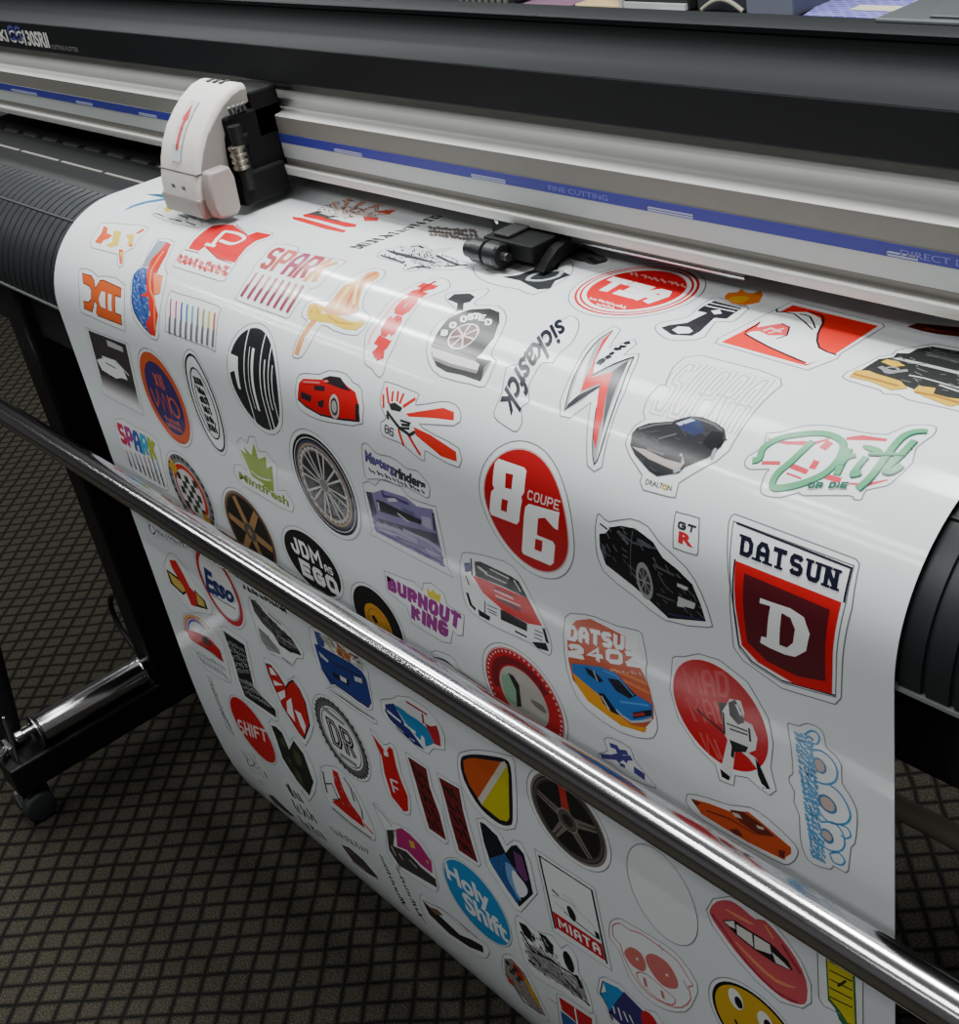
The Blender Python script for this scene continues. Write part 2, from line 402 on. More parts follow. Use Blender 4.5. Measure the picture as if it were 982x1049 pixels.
# ---- carriage with blade holder
def carriage():
    hp = [(0.656, 1.0205), (0.651, 1.026), (0.650, 1.040), (0.653, 1.060), (0.659, 1.080), (0.667, 1.097), (0.678, 1.113), (0.692, 1.127), (0.706, 1.138), (0.722, 1.1465), (0.735, 1.1490), (0.746, 1.1480), (0.746, 1.126), (0.728, 1.122), (0.712, 1.112), (0.703, 1.098), (0.700, 1.08), (0.696, 1.03), (0.690, 1.0205)]
    x0, x1 = -1.423, -1.336
    bm = NB(); prism(bm, hp, x0, x1)
    c = obj('carriage', bm, M_head, CUT, smooth=35, bevel=0.006, seg=3)
    bm = NB(); prism(bm, [(0.6500, 1.0210), (0.6490, 1.0435), (0.655, 1.0435), (0.695, 1.0435), (0.695, 1.0195), (0.656, 1.0195)], x0-0.0006, x1+0.0006)
    obj('lower_cover', bm, M_head2, c, bevel=0.003)
    bm = NB(); prism(bm, [(0.6553, 1.0692), (0.6557, 1.0704), (0.69, 1.0704), (0.69, 1.0692)], x0-0.0004, x1+0.0004)
    obj('panel_joint', bm, mat('recess_grey', (90, 86, 84), 0.6), c)
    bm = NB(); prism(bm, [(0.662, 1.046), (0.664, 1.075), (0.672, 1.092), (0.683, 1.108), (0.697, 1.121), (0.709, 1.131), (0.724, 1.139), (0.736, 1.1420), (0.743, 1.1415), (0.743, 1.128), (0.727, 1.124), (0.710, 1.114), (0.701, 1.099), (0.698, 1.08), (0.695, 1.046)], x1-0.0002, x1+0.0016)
    obj('side_panel', bm, mat('taupe_carriage_plastic', (140, 134, 130), 0.5, noise=0.04), c)  # side panel in a darker taupe than the carriage front
    bm = NB(); prism(bm, [(0.660, 1.0205), (0.656, 1.035), (0.657, 1.060), (0.662, 1.0735), (0.688, 1.0735), (0.6915, 1.06), (0.6895, 1.025), (0.684, 1.0190)], x1+0.0018, x1+0.021)
    obj('tool_cover', bm, M_head2, c, smooth=35, bevel=0.003)
    # red arrow on a pale label
    def face_y(z):
        P = hp[2:10]
        for a, b in zip(P, P[1:]):
            if a[1] <= z <= b[1]: return a[0]+(b[0]-a[0])*(z-a[1])/(b[1]-a[1])
        return P[0][0] if z < P[0][1] else P[-1][0]
    def strip(bm, x0, x1, z0, z1, off, n=10, taper=None):
        pv = None
        for i in range(n+1):
            z = z0+(z1-z0)*i/n; w0, w1 = x0, x1
            if taper: xm = (x0+x1)/2; k = 1-i/n; w0, w1 = xm-(xm-x0)*k-1e-5, xm+(x1-xm)*k+1e-5
            r = [bm.verts.new((w0, face_y(z)-off, z+off*0.6)), bm.verts.new((w1, face_y(z)-off, z+off*0.6))]
            if pv: bm.faces.new((pv[0], pv[1], r[1], r[0]))
            pv = r
    bm = NB(); strip(bm, -1.392, -1.371, 1.080, 1.136, 0.0010)
    obj('pale_label', bm, mat('pale_label_print', (196, 202, 204), 0.45), c)
    bm = NB(); strip(bm, -1.3838, -1.3785, 1.092, 1.122, 0.0015); strip(bm, -1.387, -1.375, 1.120, 1.133, 0.0016, taper=1)
    obj('red_arrow', bm, mat('arrow_red', (205, 60, 65), 0.4), c)
    for x in (-1.390, -1.366):
        bm = NB(); tube(bm, (x, 0.6500, 1.0540), (x, 0.656, 1.0540), 0.0022, 16)
        obj('screw_recess', bm, mat('recess_grey', (90, 86, 84), 0.6), c)
    for k in range(3):
        bm = NB(); box(bm, -1.398+k*0.014, -1.391+k*0.014, 0.730, 0.742, 1.1470, 1.1496)
        obj('vent_slot', bm, M_rub, c)
    # black mechanism on the right side
    bm = NB(); box(bm, x0+0.012, x1+0.006, 0.703, 0.779, 1.035, 1.120); box(bm, x0+0.02, x1+0.006, 0.742, 0.779, 1.085, 1.138); box(bm, x1-0.03, x1+0.014, 0.700, 0.762, 1.020, 1.056); box(bm, x1-0.02, x1+0.012, 0.712, 0.728, 1.085, 1.098)
    mch = obj('tool_mount', bm, mat('matt_black_bracket', (13, 13, 14), 0.6, spec=0.2), c, bevel=0.003)
    cx = x1+0.017
    bm = NB(); tube(bm, (cx, 0.708, 1.040), (cx, 0.708, 1.112), 0.0075, 24)
    obj('tool_rod', bm, M_black, mch, smooth=40)
    bm = NB()
    lathe(bm, (cx, 0.7045, 1.064), (0, 0, 1), [(0, 0.007), (0.001, 0.0095), (0.004, 0.0095), (0.005, 0.008), (0.007, 0.008), (0.008, 0.0095), (0.011, 0.0095), (0.012, 0.008), (0.014, 0.008), (0.015, 0.0095), (0.018, 0.0095), (0.019, 0.008), (0.022, 0.008), (0.023, 0.0095), (0.026, 0.0095), (0.027, 0.007)], 28)
    obj('knurled_collar', bm, mat('worn_brass', (168, 164, 150), 0.3, 0.9), mch, smooth=30)
    for i in range(4):
        bm = NB(); tube(bm, (x1+0.006, 0.715+0.006*i, 1.122), (x1+0.009, 0.712+0.006*i, 1.130), 0.0022, 10)
        obj('wire_clip', bm, mat('dark_grey_plastic', (62, 64, 66), 0.4), mch, smooth=40)
carriage()
def pinch():
    pm = mat('matt_black_bracket', (13, 13, 14), 0.6, spec=0.2)
    bm = NB(); box(bm, -0.975, -0.870, 0.770, 0.80, 1.018, 1.0375); box(bm, -0.940, -0.872, 0.730, 0.775, 1.0195, 1.0365)
    p = obj('pinch_roller_unit', bm, pm, CUT, bevel=0.002)
    bm = NB(); box(bm, -0.930, -0.908, 0.735, 0.770, 1.036, 1.0400)
    obj('spring_cover', bm, M_rub, p, bevel=0.0015)
    bm = NB(); lathe(bm, (-0.953, 0.722, 1.0255), (1, 0, 0), [(0, 0.006), (0.001, 0.009), (0.010, 0.009), (0.011, 0.0115), (0.027, 0.0115), (0.028, 0.009), (0.031, 0.009), (0.032, 0.012), (0.046, 0.012), (0.048, 0.010)], 32)
    obj('roller', bm, mat('dark_roller_rubber', (26, 28, 30), 0.35), p, smooth=40)
    bm = NB(); tube(bm, (-0.945, 0.722, 1.0255), (-0.896, 0.722, 1.0255), 0.004, 16)
    obj('roller_axle', bm, mat('axle_grey', (90, 90, 88), 0.3, 0.8), p, smooth=40)
    bm = NB(); prism(bm, [(0.775, 1.034), (0.752, 1.030), (0.738, 1.022), (0.730, 1.0145), (0.730, 1.0130), (0.742, 1.0135), (0.752, 1.018), (0.775, 1.02)], -0.872, -0.860)
    obj('lever', bm, pm, p, bevel=0.0015)
    for x in (-0.962, -0.898):
        bm = NB(); lathe(bm, (x, 0.7690, 1.0345), (0, -1, 0), [(0, 0.0028), (0.002, 0.0028), (0.0025, 0.002)], 16)
        obj('screw_head', bm, M_steel, p, smooth=40)
pinch()

# ---- stand
def stand():
    bm = NB(); box(bm, -1.925, -1.858, 0.580, 0.74, 0.125, 0.90)
    obj('leg', bm, M_blackm, CUT, bevel=0.006)
    bm = NB(); box(bm, 0.02, 0.087, 0.580, 0.74, 0.125, 0.90)
    obj('leg', bm, M_blackm, CUT, bevel=0.006)
    bm = NB(); box(bm, -1.858, 0.02, 0.615, 0.735, 0.7765, 0.86); 
    obj('cross_beam', bm, M_blackm, CUT, bevel=0.004)
    for x in (-1.925, 0.02):
        bm = NB(); box(bm, x, x+0.065, 0.300, 1.02, 0.070, 0.125)
        f = obj('foot_beam', bm, M_blackm, CUT, bevel=0.004)
        for y in (0.335, 0.985):
            bm = NB(); xc = x+0.0325
            lathe(bm, (xc, y, 0.048), (0, 0, 1), [(0, 0.010), (0.006, 0.014), (0.018, 0.014), (0.022, 0.022)], 20)
            box(bm, xc-0.006, xc+0.006, y-0.016, y+0.016, 0.022, 0.052)
            cs = obj('caster', bm, M_rub, f, smooth=40)
            for dx in (-0.030, 0.007):
                bm = NB(); lathe(bm, (xc+dx, y-0.012, 0.0275), (1, 0, 0), [(0, 0.020), (0.002, 0.0255), (0.0045, 0.0272), (0.0185, 0.0272), (0.021, 0.0255), (0.023, 0.020)], 36)
                obj('wheel', bm, mat('caster_grey_rubber', (40, 42, 44), 0.5), cs, smooth=40)
            bm = NB(); box(bm, xc-0.005, xc+0.005, y-0.037, y-0.028, 0.03, 0.062)
            obj('brake_tab', bm, mat('brake_tab_grey', (120, 122, 124), 0.45), cs, bevel=0.001)
    # chrome roll holder lying along the left foot
    f = thing_part = None
    bm = NB(); lathe(bm, (-1.888, 0.372, 0.152), (0, 1, 0), [(0, 0.020), (0.004, 0.0245), (0.195, 0.0245), (0.199, 0.020)], 40)
    hz = obj('roll_support', bm, M_chrome, CUT, smooth=40)
    for y in (0.366, 0.566):
        bm = NB(); lathe(bm, (-1.888, y, 0.152), (0, 1, 0), [(0, 0.026), (0.0008, 0.030), (0.003, 0.030), (0.0038, 0.026)], 40)
        obj('flange', bm, M_steel, hz, smooth=40)
    bm = NB(); lathe(bm, (-1.888, 0.572, 0.165), (0, 1, 0), [(0, 0.006), (0.012, 0.006), (0.013, 0.010), (0.022, 0.010), (0.024, 0.007)], 24)
    obj('end_knob', bm, M_steel, hz, smooth=40)
    bm = NB(); lathe(bm, (-1.888, 0.334, 0.160), (0, 1, 0), [(0, 0.007), (0.002, 0.010), (0.012, 0.010), (0.014, 0.006), (0.032, 0.006)], 24)
    obj('end_knob', bm, M_steel, hz, smooth=40)
    # slanted arm that carries the front bar, and its clamp
    bm = NB(); tube(bm, (-1.925, 0.335, 0.13), (-2.045, 0.450, 0.700), 0.019, 28)
    arm = obj('bar_arm', bm, M_blackm, CUT, smooth=40)
    bm = NB(); tube(bm, (0.05, 0.335, 0.13), (0.17, 0.450, 0.700), 0.019, 28)
    obj('bar_arm', bm, M_blackm, CUT, smooth=40)
    bm = NB(); box(bm, -1.925, -1.885, 0.318, 0.326, 0.125, 0.150); box(bm, -1.925, -1.918, 0.318, 0.365, 0.125, 0.150); tube(bm, (-1.875, 0.322, 0.128), (-1.878, 0.330, 0.215), 0.003, 12)
    tube(bm, (-1.91, 0.316, 0.137), (-1.895, 0.300, 0.137), 0.007, 16)
    obj('clamp', bm, M_steel, arm, smooth=40, bevel=0.0008)
    bm = NB()
    for (x, y, z) in ((-1.99, 0.66, 0.62), (-2.01, 0.66, 0.633)):
        lathe(bm, (x, y, z), (0.6, -0.8, 0), [(0, 0.007), (0.003, 0.0075), (0.006, 0.004)], 14)
    # cable loop behind the leg
    pts = []
    for i in range(25):
        t = PI*(0.5+1.0*i/24); pts.append((-1.990+0.105*math.cos(t), 0.62, 0.155+0.072*math.sin(t)))
    bm.free(); bm = NB(); path_tube(bm, pts, 0.005)
    tag(obj('cable', bm, M_rub, smooth=60), 'short black cable loop sticking out behind the left leg', 'cable')
stand()

# loose bars
def bars():
    bm = NB(); tube(bm, (-2.09, 0.4855, 0.7250), (0.22, 0.4855, 0.7250), 0.0170, 64)
    t = thing('guide_bar', 'thick chrome bar running across the front of the hanging sticker sheet', 'bar', (-0.92, 0.4855, 0.7250))
    obj('tube', bm, M_chrome, t, smooth=40)
    for x in (-2.09, 0.22):
        bm = NB(); lathe(bm, (x-0.006, 0.4855, 0.7250), (1, 0, 0), [(0, 0.012), (0.001, 0.0178), (0.011, 0.0178), (0.012, 0.012)], 32)
        obj('end_cap', bm, M_rub, t, smooth=40)
    bm = NB(); tube(bm, (-1.90, 0.86, 0.4255), (0.05, 0.86, 0.4255), 0.0125, 40)
    tag(obj('rear_bar', bm, mat('dull_chrome', (176, 170, 150), 0.4, 0.55, noise=0.05), smooth=40), 'thin dull metal bar low behind the sheet, right of its edge', 'bar')
bars()
# ------------------------------------------------------------------ workbench behind the machine
def bench():
    t = thing('workbench', 'dark workbench seen over the top edge of the machine', 'table', (-1.6, 1.9, 0))
    wood = mat('dark_bench_top', (34, 33, 36), 0.5, noise=0.2, nscale=8)
    bm = NB(); box(bm, -3.2, -0.6, 1.45, 2.35, 0.91, 0.95); obj('bench_top', bm, wood, t, bevel=0.004)
    for x in (-3.1, -0.75):
        for y in (1.52, 2.22):
            bm = NB(); box(bm, x, x+0.06, y, y+0.06, 0, 0.91); obj('leg', bm, M_blackm, t, bevel=0.003)
    def put(name, label, cat, bm, m, bevel=0.0, smooth=None):
        return tag(obj(name, bm, m, bevel=bevel, smooth=smooth), label, cat)
    # patterned mat
    mm = bpy.data.materials.new('purple_woven_pattern'); mm.use_nodes = True; nt = mm.node_tree
    b = nt.nodes['Principled BSDF']; b.inputs['Roughness'].default_value = 0.8
    tc = nt.nodes.new('ShaderNodeTexCoord'); ck = nt.nodes.new('ShaderNodeTexBrick'); ck.inputs['Scale'].default_value = 22; ck.inputs['Mortar Size'].default_value = 0.03
    ck.inputs['Color1'].default_value = lin((92, 84, 190))+(1,); ck.inputs['Color2'].default_value = lin((120, 118, 205))+(1,); ck.inputs['Mortar'].default_value = lin((170, 172, 214))+(1,)
    nt.links.new(tc.outputs['Object'], ck.inputs['Vector']); nt.links.new(ck.outputs['Color'], b.inputs['Base Color'])
    bm = NB(); vs = [bm.verts.new(q) for q in ((-1.365, 1.72, 0.951), (-1.0, 1.72, 0.951), (-1.0, 2.30, 0.951), (-1.52, 2.30, 0.951))]
    f = bm.faces.new(vs); g = bmesh.ops.extrude_face_region(bm, geom=[f]); bmesh.ops.translate(bm, verts=[v for v in g['geom'] if isinstance(v, bmesh.types.BMVert)], vec=(0, 0, 0.004))
    put('patterned_mat', 'purple patterned mat on the workbench, left of the grey end cover', 'mat', bm, mm)
    bm = NB(); box(bm, -1.32, -1.24, 1.835, 1.86, 0.956, 0.958); put('paper_tag', 'small cream paper tag lying on the purple mat', 'tag', bm, mat('cream_paper', (216, 214, 190), 0.8))
    # red box on a tan tray
    t2 = 'tan tray under the red box'
    bm = NB(); box(bm, -1.915, -1.795, 1.80, 1.93, 0.951, 0.958); put('tray', 'flat tan tray carrying the red box, on the workbench', 'tray', bm, mat('tan_board', (198, 176, 128), 0.6), 0.002)
    bm = NB(); box(bm, -1.885, -1.805, 1.835, 1.90, 0.9585, 1.02); rb = put('red_box', 'bright red box standing on the tan tray', 'box', bm, mat('red_card', (178, 22, 34), 0.45), 0.002)
    bm = NB(); box(bm, -1.86, -1.83, 1.8343, 1.8352, 0.975, 1.01)
    obj('pale_label', bm, mat('cream_paper', (216, 214, 190), 0.8), rb)
    # mauve cloth, black case with bright trim
    bm = NB(); box(bm, -2.06, -1.925, 1.74, 1.93, 0.951, 0.956); put('mauve_cloth', 'folded mauve cloth on the workbench, left of the red box', 'cloth', bm, mat('mauve_cloth', (122, 88, 112), 0.85, noise=0.2), 0.003)
    k = thing('black_case', 'black case with bright metal edging, right of the red box', 'case', (-1.70, 1.86, 0.95))
    bm = NB(); box(bm, -1.785, -1.63, 1.80, 1.93, 0.9525, 1.05); obj('body', bm, M_rub, k, bevel=0.004)
    bm = NB(); box(bm, -1.79, -1.783, 1.792, 1.80, 0.9525, 1.05); obj('metal_edge', bm, M_alup, k)
    bm = NB(); vs = box(bm, -1.78, -1.632, 1.793, 1.80, 0.956, 0.966); obj('metal_edge', bm, M_alup, k)
    bm = NB(); vs = box(bm, -1.70, -1.632, 1.785, 1.80, 0.9512, 0.9535); obj('metal_edge', bm, M_alup, k)
    # ribbed metal case
    k = thing('ribbed_case', 'dark case with a ribbed metal front, leftmost thing on the workbench', 'case', (-2.2, 1.86, 0.95))
    bm = NB(); box(bm, -2.26, -2.09, 1.80, 1.95, 0.951, 1.04); obj('body', bm, M_rub, k, bevel=0.003)
    for i in range(8):
        bm = NB(); box(bm, -2.253+0.02*i, -2.243+0.02*i, 1.793, 1.80, 0.955, 1.035); obj('rib', bm, mat('rib_metal', (150, 152, 146), 0.35, 0.7), k, bevel=0.001)
    # hand tool with a curved handle
    k = thing('tool_case', 'black case with a curved pale handle, right end of the row on the workbench', 'case', (-1.55, 1.86, 0.95))
    bm = NB(); box(bm, -1.62, -1.50, 1.81, 1.93, 0.951, 1.04); obj('body', bm, mat('dark_slate', (40, 42, 48), 0.5), k, bevel=0.004)
    pts = [(-1.60+0.09*i/10, 1.80, 0.957+0.018*math.sin(PI*i/10)) for i in range(11)]
    bm = NB(); path_tube(bm, pts, 0.004, 10); obj('handle', bm, mat('handle_beige', (142, 138, 122), 0.5), k, smooth=60)
    bm = NB(); box(bm, -1.495, -1.40, 1.79, 1.92, 0.951, 1.10); put('grey_carton', 'plain blue-grey carton between the black cases and the purple mat', 'box', bm, mat('blue_grey_card', (86, 90, 104), 0.7, noise=0.06), 0.003)
bench()

# ================================================================== the stickers
WIN = dict(A=(60,180,4.91), B=(240,190,4.91), C=(400,200,4.91), D=(560,230,4.464), E=(720,250,3.748), F=(80,330,4.91),
 G=(270,360,4.676), H=(460,330,4.91), I=(620,340,4.91), J=(750,410,4.676), K=(460,430,4.092), L=(590,510,3.273),
 M=(140,520,4.464), N=(280,540,4.464), O=(470,610,4.464), P=(660,650,3.777), Q=(190,660,4.91), R=(360,740,4.91),
 S=(330,840,4.91), T=(480,760,4.91), U=(620,820,4.092), V=(420,900,4.464), W=(580,900,5.456), X=(700,860,3.482),
 e1=(575,265,6.547), e2=(170,220,8.927), e3=(300,190,6.1375), e4=(800,730,6.17), e5=(860,340,8.05), e6=(225,440,6.988),
 e7=(120,440,8.183), e8=(365,280,9.82), f4=(240,600,8.74), f5=(370,450,6.992), f6=(300,620,7.49), f7=(380,700,9.82),
 q4=(0,200,4.195), px=(0,0,1.0))
cur = [WIN['px']]
def win(k): cur[0] = WIN[k]
def P(pts):
    """read-off points -> sheet coordinates (u, s)"""
    x, y, k = cur[0]
    return [us(x+a/k, y+b/k) for a, b in pts]
def smooth(p, n=3, closed=True):
    out = []; N = len(p)
    for i in range(N if closed else N-1):
        a, b, c, d = (p[(i-1) % N], p[i], p[(i+1) % N], p[(i+2) % N]) if closed else (p[max(i-1,0)], p[i], p[i+1], p[min(i+2,N-1)])
        for k in range(n):
            t = k/n
            out.append(tuple(0.5*(2*b[j]+(c[j]-a[j])*t+(2*a[j]-5*b[j]+4*c[j]-d[j])*t*t+(3*b[j]-a[j]-3*c[j]+d[j])*t**3) for j in (0, 1)))
    if not closed: out.append(p[-1])
    return out
def fill(p, *holes):
    loops = [[Vector((a, b, 0)) for a, b in q] for q in (p,)+holes]
    flat = [v for q in loops for v in q]
    return [tuple((flat[i].x, flat[i].y) for i in t) for t in tessellate_polygon(loops)]
def poly(pts, *holes, sm=0):
    p = P(pts); hs = [P(h) for h in holes]
    if sm: p = smooth(p, sm)
    return fill(p, *hs)
class LT(tuple): pass
def line(p, w, closed=False, taper=False):
    """ribbon of width w (m) along sheet points p"""
    out = []; n = len(p); m = n if closed else n-1
    L = []; 
    for i in range(n):
        a = p[(i-1) % n] if closed or i > 0 else p[i]; b = p[(i+1) % n] if closed or i < n-1 else p[i]
        dx, dy = b[0]-a[0], b[1]-a[1]; l = math.hypot(dx, dy) or 1
        h = w/2
        if 0 < i < n-1 or closed:
            d1 = (p[i][0]-p[(i-1) % n][0], p[i][1]-p[(i-1) % n][1]); d2 = (p[(i+1) % n][0]-p[i][0], p[(i+1) % n][1]-p[i][1])
            m1, m2 = math.hypot(*d1) or 1, math.hypot(*d2) or 1
            d1 = (d1[0]/m1, d1[1]/m1); d2 = (d2[0]/m2, d2[1]/m2)
            t = (d1[0]+d2[0], d1[1]+d2[1]); tl = math.hypot(*t)
            if tl > 1e-6:
                dx, dy = t; l = tl; h *= min(1.6, 2/tl)
        if taper: h *= math.sin(PI*(i+0.35)/(n-0.3))**0.7
        L.append(((p[i][0]-dy/l*h, p[i][1]+dx/l*h), (p[i][0]+dy/l*h, p[i][1]-dx/l*h)))
    for i in range(m):
        a, b = L[i], L[(i+1) % n]
        out += [LT((a[0], b[0], b[1])), LT((a[0], b[1], a[1]))]
    return out
def stroke(pts, w, closed=False, sm=0, taper=False):
    p = P(pts)
    if sm: p = smooth(p, sm, closed)
    return line(p, w/1000.0, closed, taper)
def ellfit(pts, circle=False):
    p = P(pts); mu = sum(a for a, b in p)/len(p); ms = sum(b for a, b in p)/len(p); k = 0.03
    rows = []; rhs = []
    for a, b in p:
        x, y = (a-mu)/k, (b-ms)/k
        if circle: rows.append([x, y, 1.0]); rhs.append(-(x*x+y*y))
        else: rows.append([y*y, x, y, 1.0]); rhs.append(-x*x)
    n = len(rows[0])
    A = [[sum(r[i]*r[j] for r in rows) for j in range(n)]+[sum(r[i]*h for r, h in zip(rows, rhs))] for i in range(n)]
    for i in range(n):
        pv = max(range(i, n), key=lambda q: abs(A[q][i])); A[i], A[pv] = A[pv], A[i]
        for q in range(n):
            if q != i:
                f = A[q][i]/A[i][i]; A[q] = [x-f*y for x, y in zip(A[q], A[i])]
    v = [A[i][n]/A[i][i] for i in range(n)]
    if circle: cx, cy = -v[0]/2, -v[1]/2; r = math.sqrt(max(cx*cx+cy*cy-v[2], 1e-6)); return mu+cx*k, ms+cy*k, r*k, r*k
    B, c, d, e = v
    B = max(B, 0.05); cx = -c/2; cy = -d/(2*B); q = cx*cx+B*cy*cy-e
    return mu+cx*k, ms+cy*k, math.sqrt(max(q, 1e-6))*k, math.sqrt(max(q/B, 1e-6))*k
class Fr:
    """local frame on the sheet; x, y in -1..1 inside an ellipse, or 0..1 inside a four-cornered field"""
    def __init__(s, e=None, quad=None):
        s.e = e; s.q = P(quad) if quad else None
    def p(s, x, y):
        if s.e: return (s.e[0]+x*s.e[2], s.e[1]+y*s.e[3])
        a, b, c, d = s.q
        return tuple((a[j]*(1-x)+b[j]*x)*(1-y)+(d[j]*(1-x)+c[j]*x)*y for j in (0, 1))
    def pts(s, L): return [s.p(*q) for q in L]
    def disc(s, r=1.0, cx=0, cy=0, ry=None, n=48): return fill([s.p(cx+r*math.cos(2*PI*i/n), cy+(ry or r)*math.sin(2*PI*i/n)) for i in range(n)])
    def ring(s, r=1.0, w=0.8, n=56, cx=0, cy=0, a0=0, a1=360):
        full = a1-a0 >= 360; m = n if full else n+1
        return line([s.p(cx+r*math.cos(math.radians(a0+(a1-a0)*i/n)), cy+r*math.sin(math.radians(a0+(a1-a0)*i/n))) for i in range(m)], w/1000, full)
    def grow(s, d, n=56): return [(s.e[0]+(s.e[2]+d)*math.cos(2*PI*i/n), s.e[1]+(s.e[3]+d)*math.sin(2*PI*i/n)) for i in range(n)]
    def poly(s, L, sm=0): 
        q = s.pts(L); return fill(smooth(q, sm) if sm else q)
    def line(s, L, w, sm=0, closed=False):
        q = s.pts(L); return line(smooth(q, sm, closed) if sm else q, w/1000, closed)
    def text(s, t, x0=0, y0=0, x1=1, y1=1, bold=0.02, shear=0.0, spacing=1.0):
        V, F = text_tris(t, bold, shear, spacing)
        V = [s.p(x0+(x1-x0)*a, y0+(y1-y0)*b) for a, b in V]
        return [tuple(V[i] for i in f) for f in F]
    def scrawl(s, n, w=0.9, seed=1, rows=1, x0=0, y0=0, x1=1, y1=1):
        """print too small to read: short strokes the size of letters"""
        r = random.Random(seed); out = []
        for j in range(rows):
            for i in range(n):
                cx = x0+(x1-x0)*(i+0.5)/n; dx = (x1-x0)*0.4/n; ya = y0+(y1-y0)*(j+0.1)/rows; yb = y0+(y1-y0)*(j+0.86)/rows
                q = [(cx+r.uniform(-dx, dx), ya+(yb-ya)*r.random()) for k in range(3)]
                q[0] = (cx-dx, ya+(yb-ya)*r.choice((0, .3))); q[2] = (cx+dx*r.random(), yb)
                out += line(s.pts(q), w*1.35/1000)
        return out
GL = {
 'A': [[(0,1),(0,.28),(.28,0),(.72,0),(1,.28),(1,1)],[(0,.6),(1,.6)]], 'B': [[(0,0),(0,1),(.8,1),(1,.85),(1,.62),(.82,.48),(0,.48)],[(.82,.48),(.95,.36),(.95,.14),(.78,0),(0,0)]],
 'C': [[(1,.2),(.8,0),(.2,0),(0,.2),(0,.8),(.2,1),(.8,1),(1,.8)]], 'D': [[(0,0),(0,1),(.7,1),(1,.75),(1,.25),(.7,0),(0,0)]], 'E': [[(1,0),(0,0),(0,1),(1,1)],[(0,.5),(.8,.5)]],
 'F': [[(1,0),(0,0),(0,1)],[(0,.48),(.8,.48)]], 'G': [[(1,.2),(.8,0),(.2,0),(0,.2),(0,.8),(.2,1),(.8,1),(1,.8),(1,.52),(.55,.52)]], 'H': [[(0,0),(0,1)],[(1,0),(1,1)],[(0,.5),(1,.5)]],
 'I': [[(.5,0),(.5,1)]], 'J': [[(.9,0),(.9,.8),(.7,1),(.25,1),(0,.8),(0,.62)]], 'K': [[(0,0),(0,1)],[(1,0),(.05,.55)],[(.35,.4),(1,1)]], 'L': [[(0,0),(0,1),(1,1)]],
 'M': [[(0,1),(0,0),(.5,.6),(1,0),(1,1)]], 'N': [[(0,1),(0,0)],[(.05,.05),(.95,.95)],[(1,1),(1,0)]], 'O': [[(.2,0),(0,.2),(0,.8),(.2,1),(.8,1),(1,.8),(1,.2),(.8,0),(.2,0)]], 'P': [[(0,1),(0,0),(.8,0),(1,.15),(1,.42),(.8,.57),(0,.57)]],
 'R': [[(0,1),(0,0),(.8,0),(1,.15),(1,.38),(.8,.52),(0,.52)],[(.5,.52),(1,1)]], 'S': [[(1,.16),(.82,0),(.18,0),(0,.16),(0,.36),(.18,.49),(.82,.51),(1,.64),(1,.84),(.82,1),(.18,1),(0,.84)]],
 'T': [[(0,0),(1,0)],[(.5,0),(.5,1)]], 'U': [[(0,0),(0,.8),(.2,1),(.8,1),(1,.8),(1,0)]], 'W': [[(0,0),(.2,1),(.5,.4),(.8,1),(1,0)]], 'X': [[(0,0),(1,1)],[(1,0),(0,1)]], 'Z': [[(0,0),(1,0)],[(.95,.05),(.05,.95)],[(0,1),(1,1)]],
 '0': [[(.2,0),(0,.2),(0,.8),(.2,1),(.8,1),(1,.8),(1,.2),(.8,0),(.2,0)]], '2': [[(0,.2),(.2,0),(.8,0),(1,.2),(1,.42),(.06,.78)],[(0,.76),(0,1),(1,1)]], '3': [[(0,0),(1,0),(1,1),(0,1)],[(.3,.5),(1,.5)]], '4': [[(.75,1),(.75,0),(0,.65),(1,.65)]],
 '8': [[(.2,0),(0,.2),(0,.8),(.2,1),(.8,1),(1,.8),(1,.2),(.8,0),(.2,0)],[(0,.48),(1,.48)]], '6': [[(1,.15),(.8,0),(.2,0),(0,.2),(0,.8),(.2,1),(.8,1),(1,.8),(1,.6),(.8,.46),(0,.46)]]}
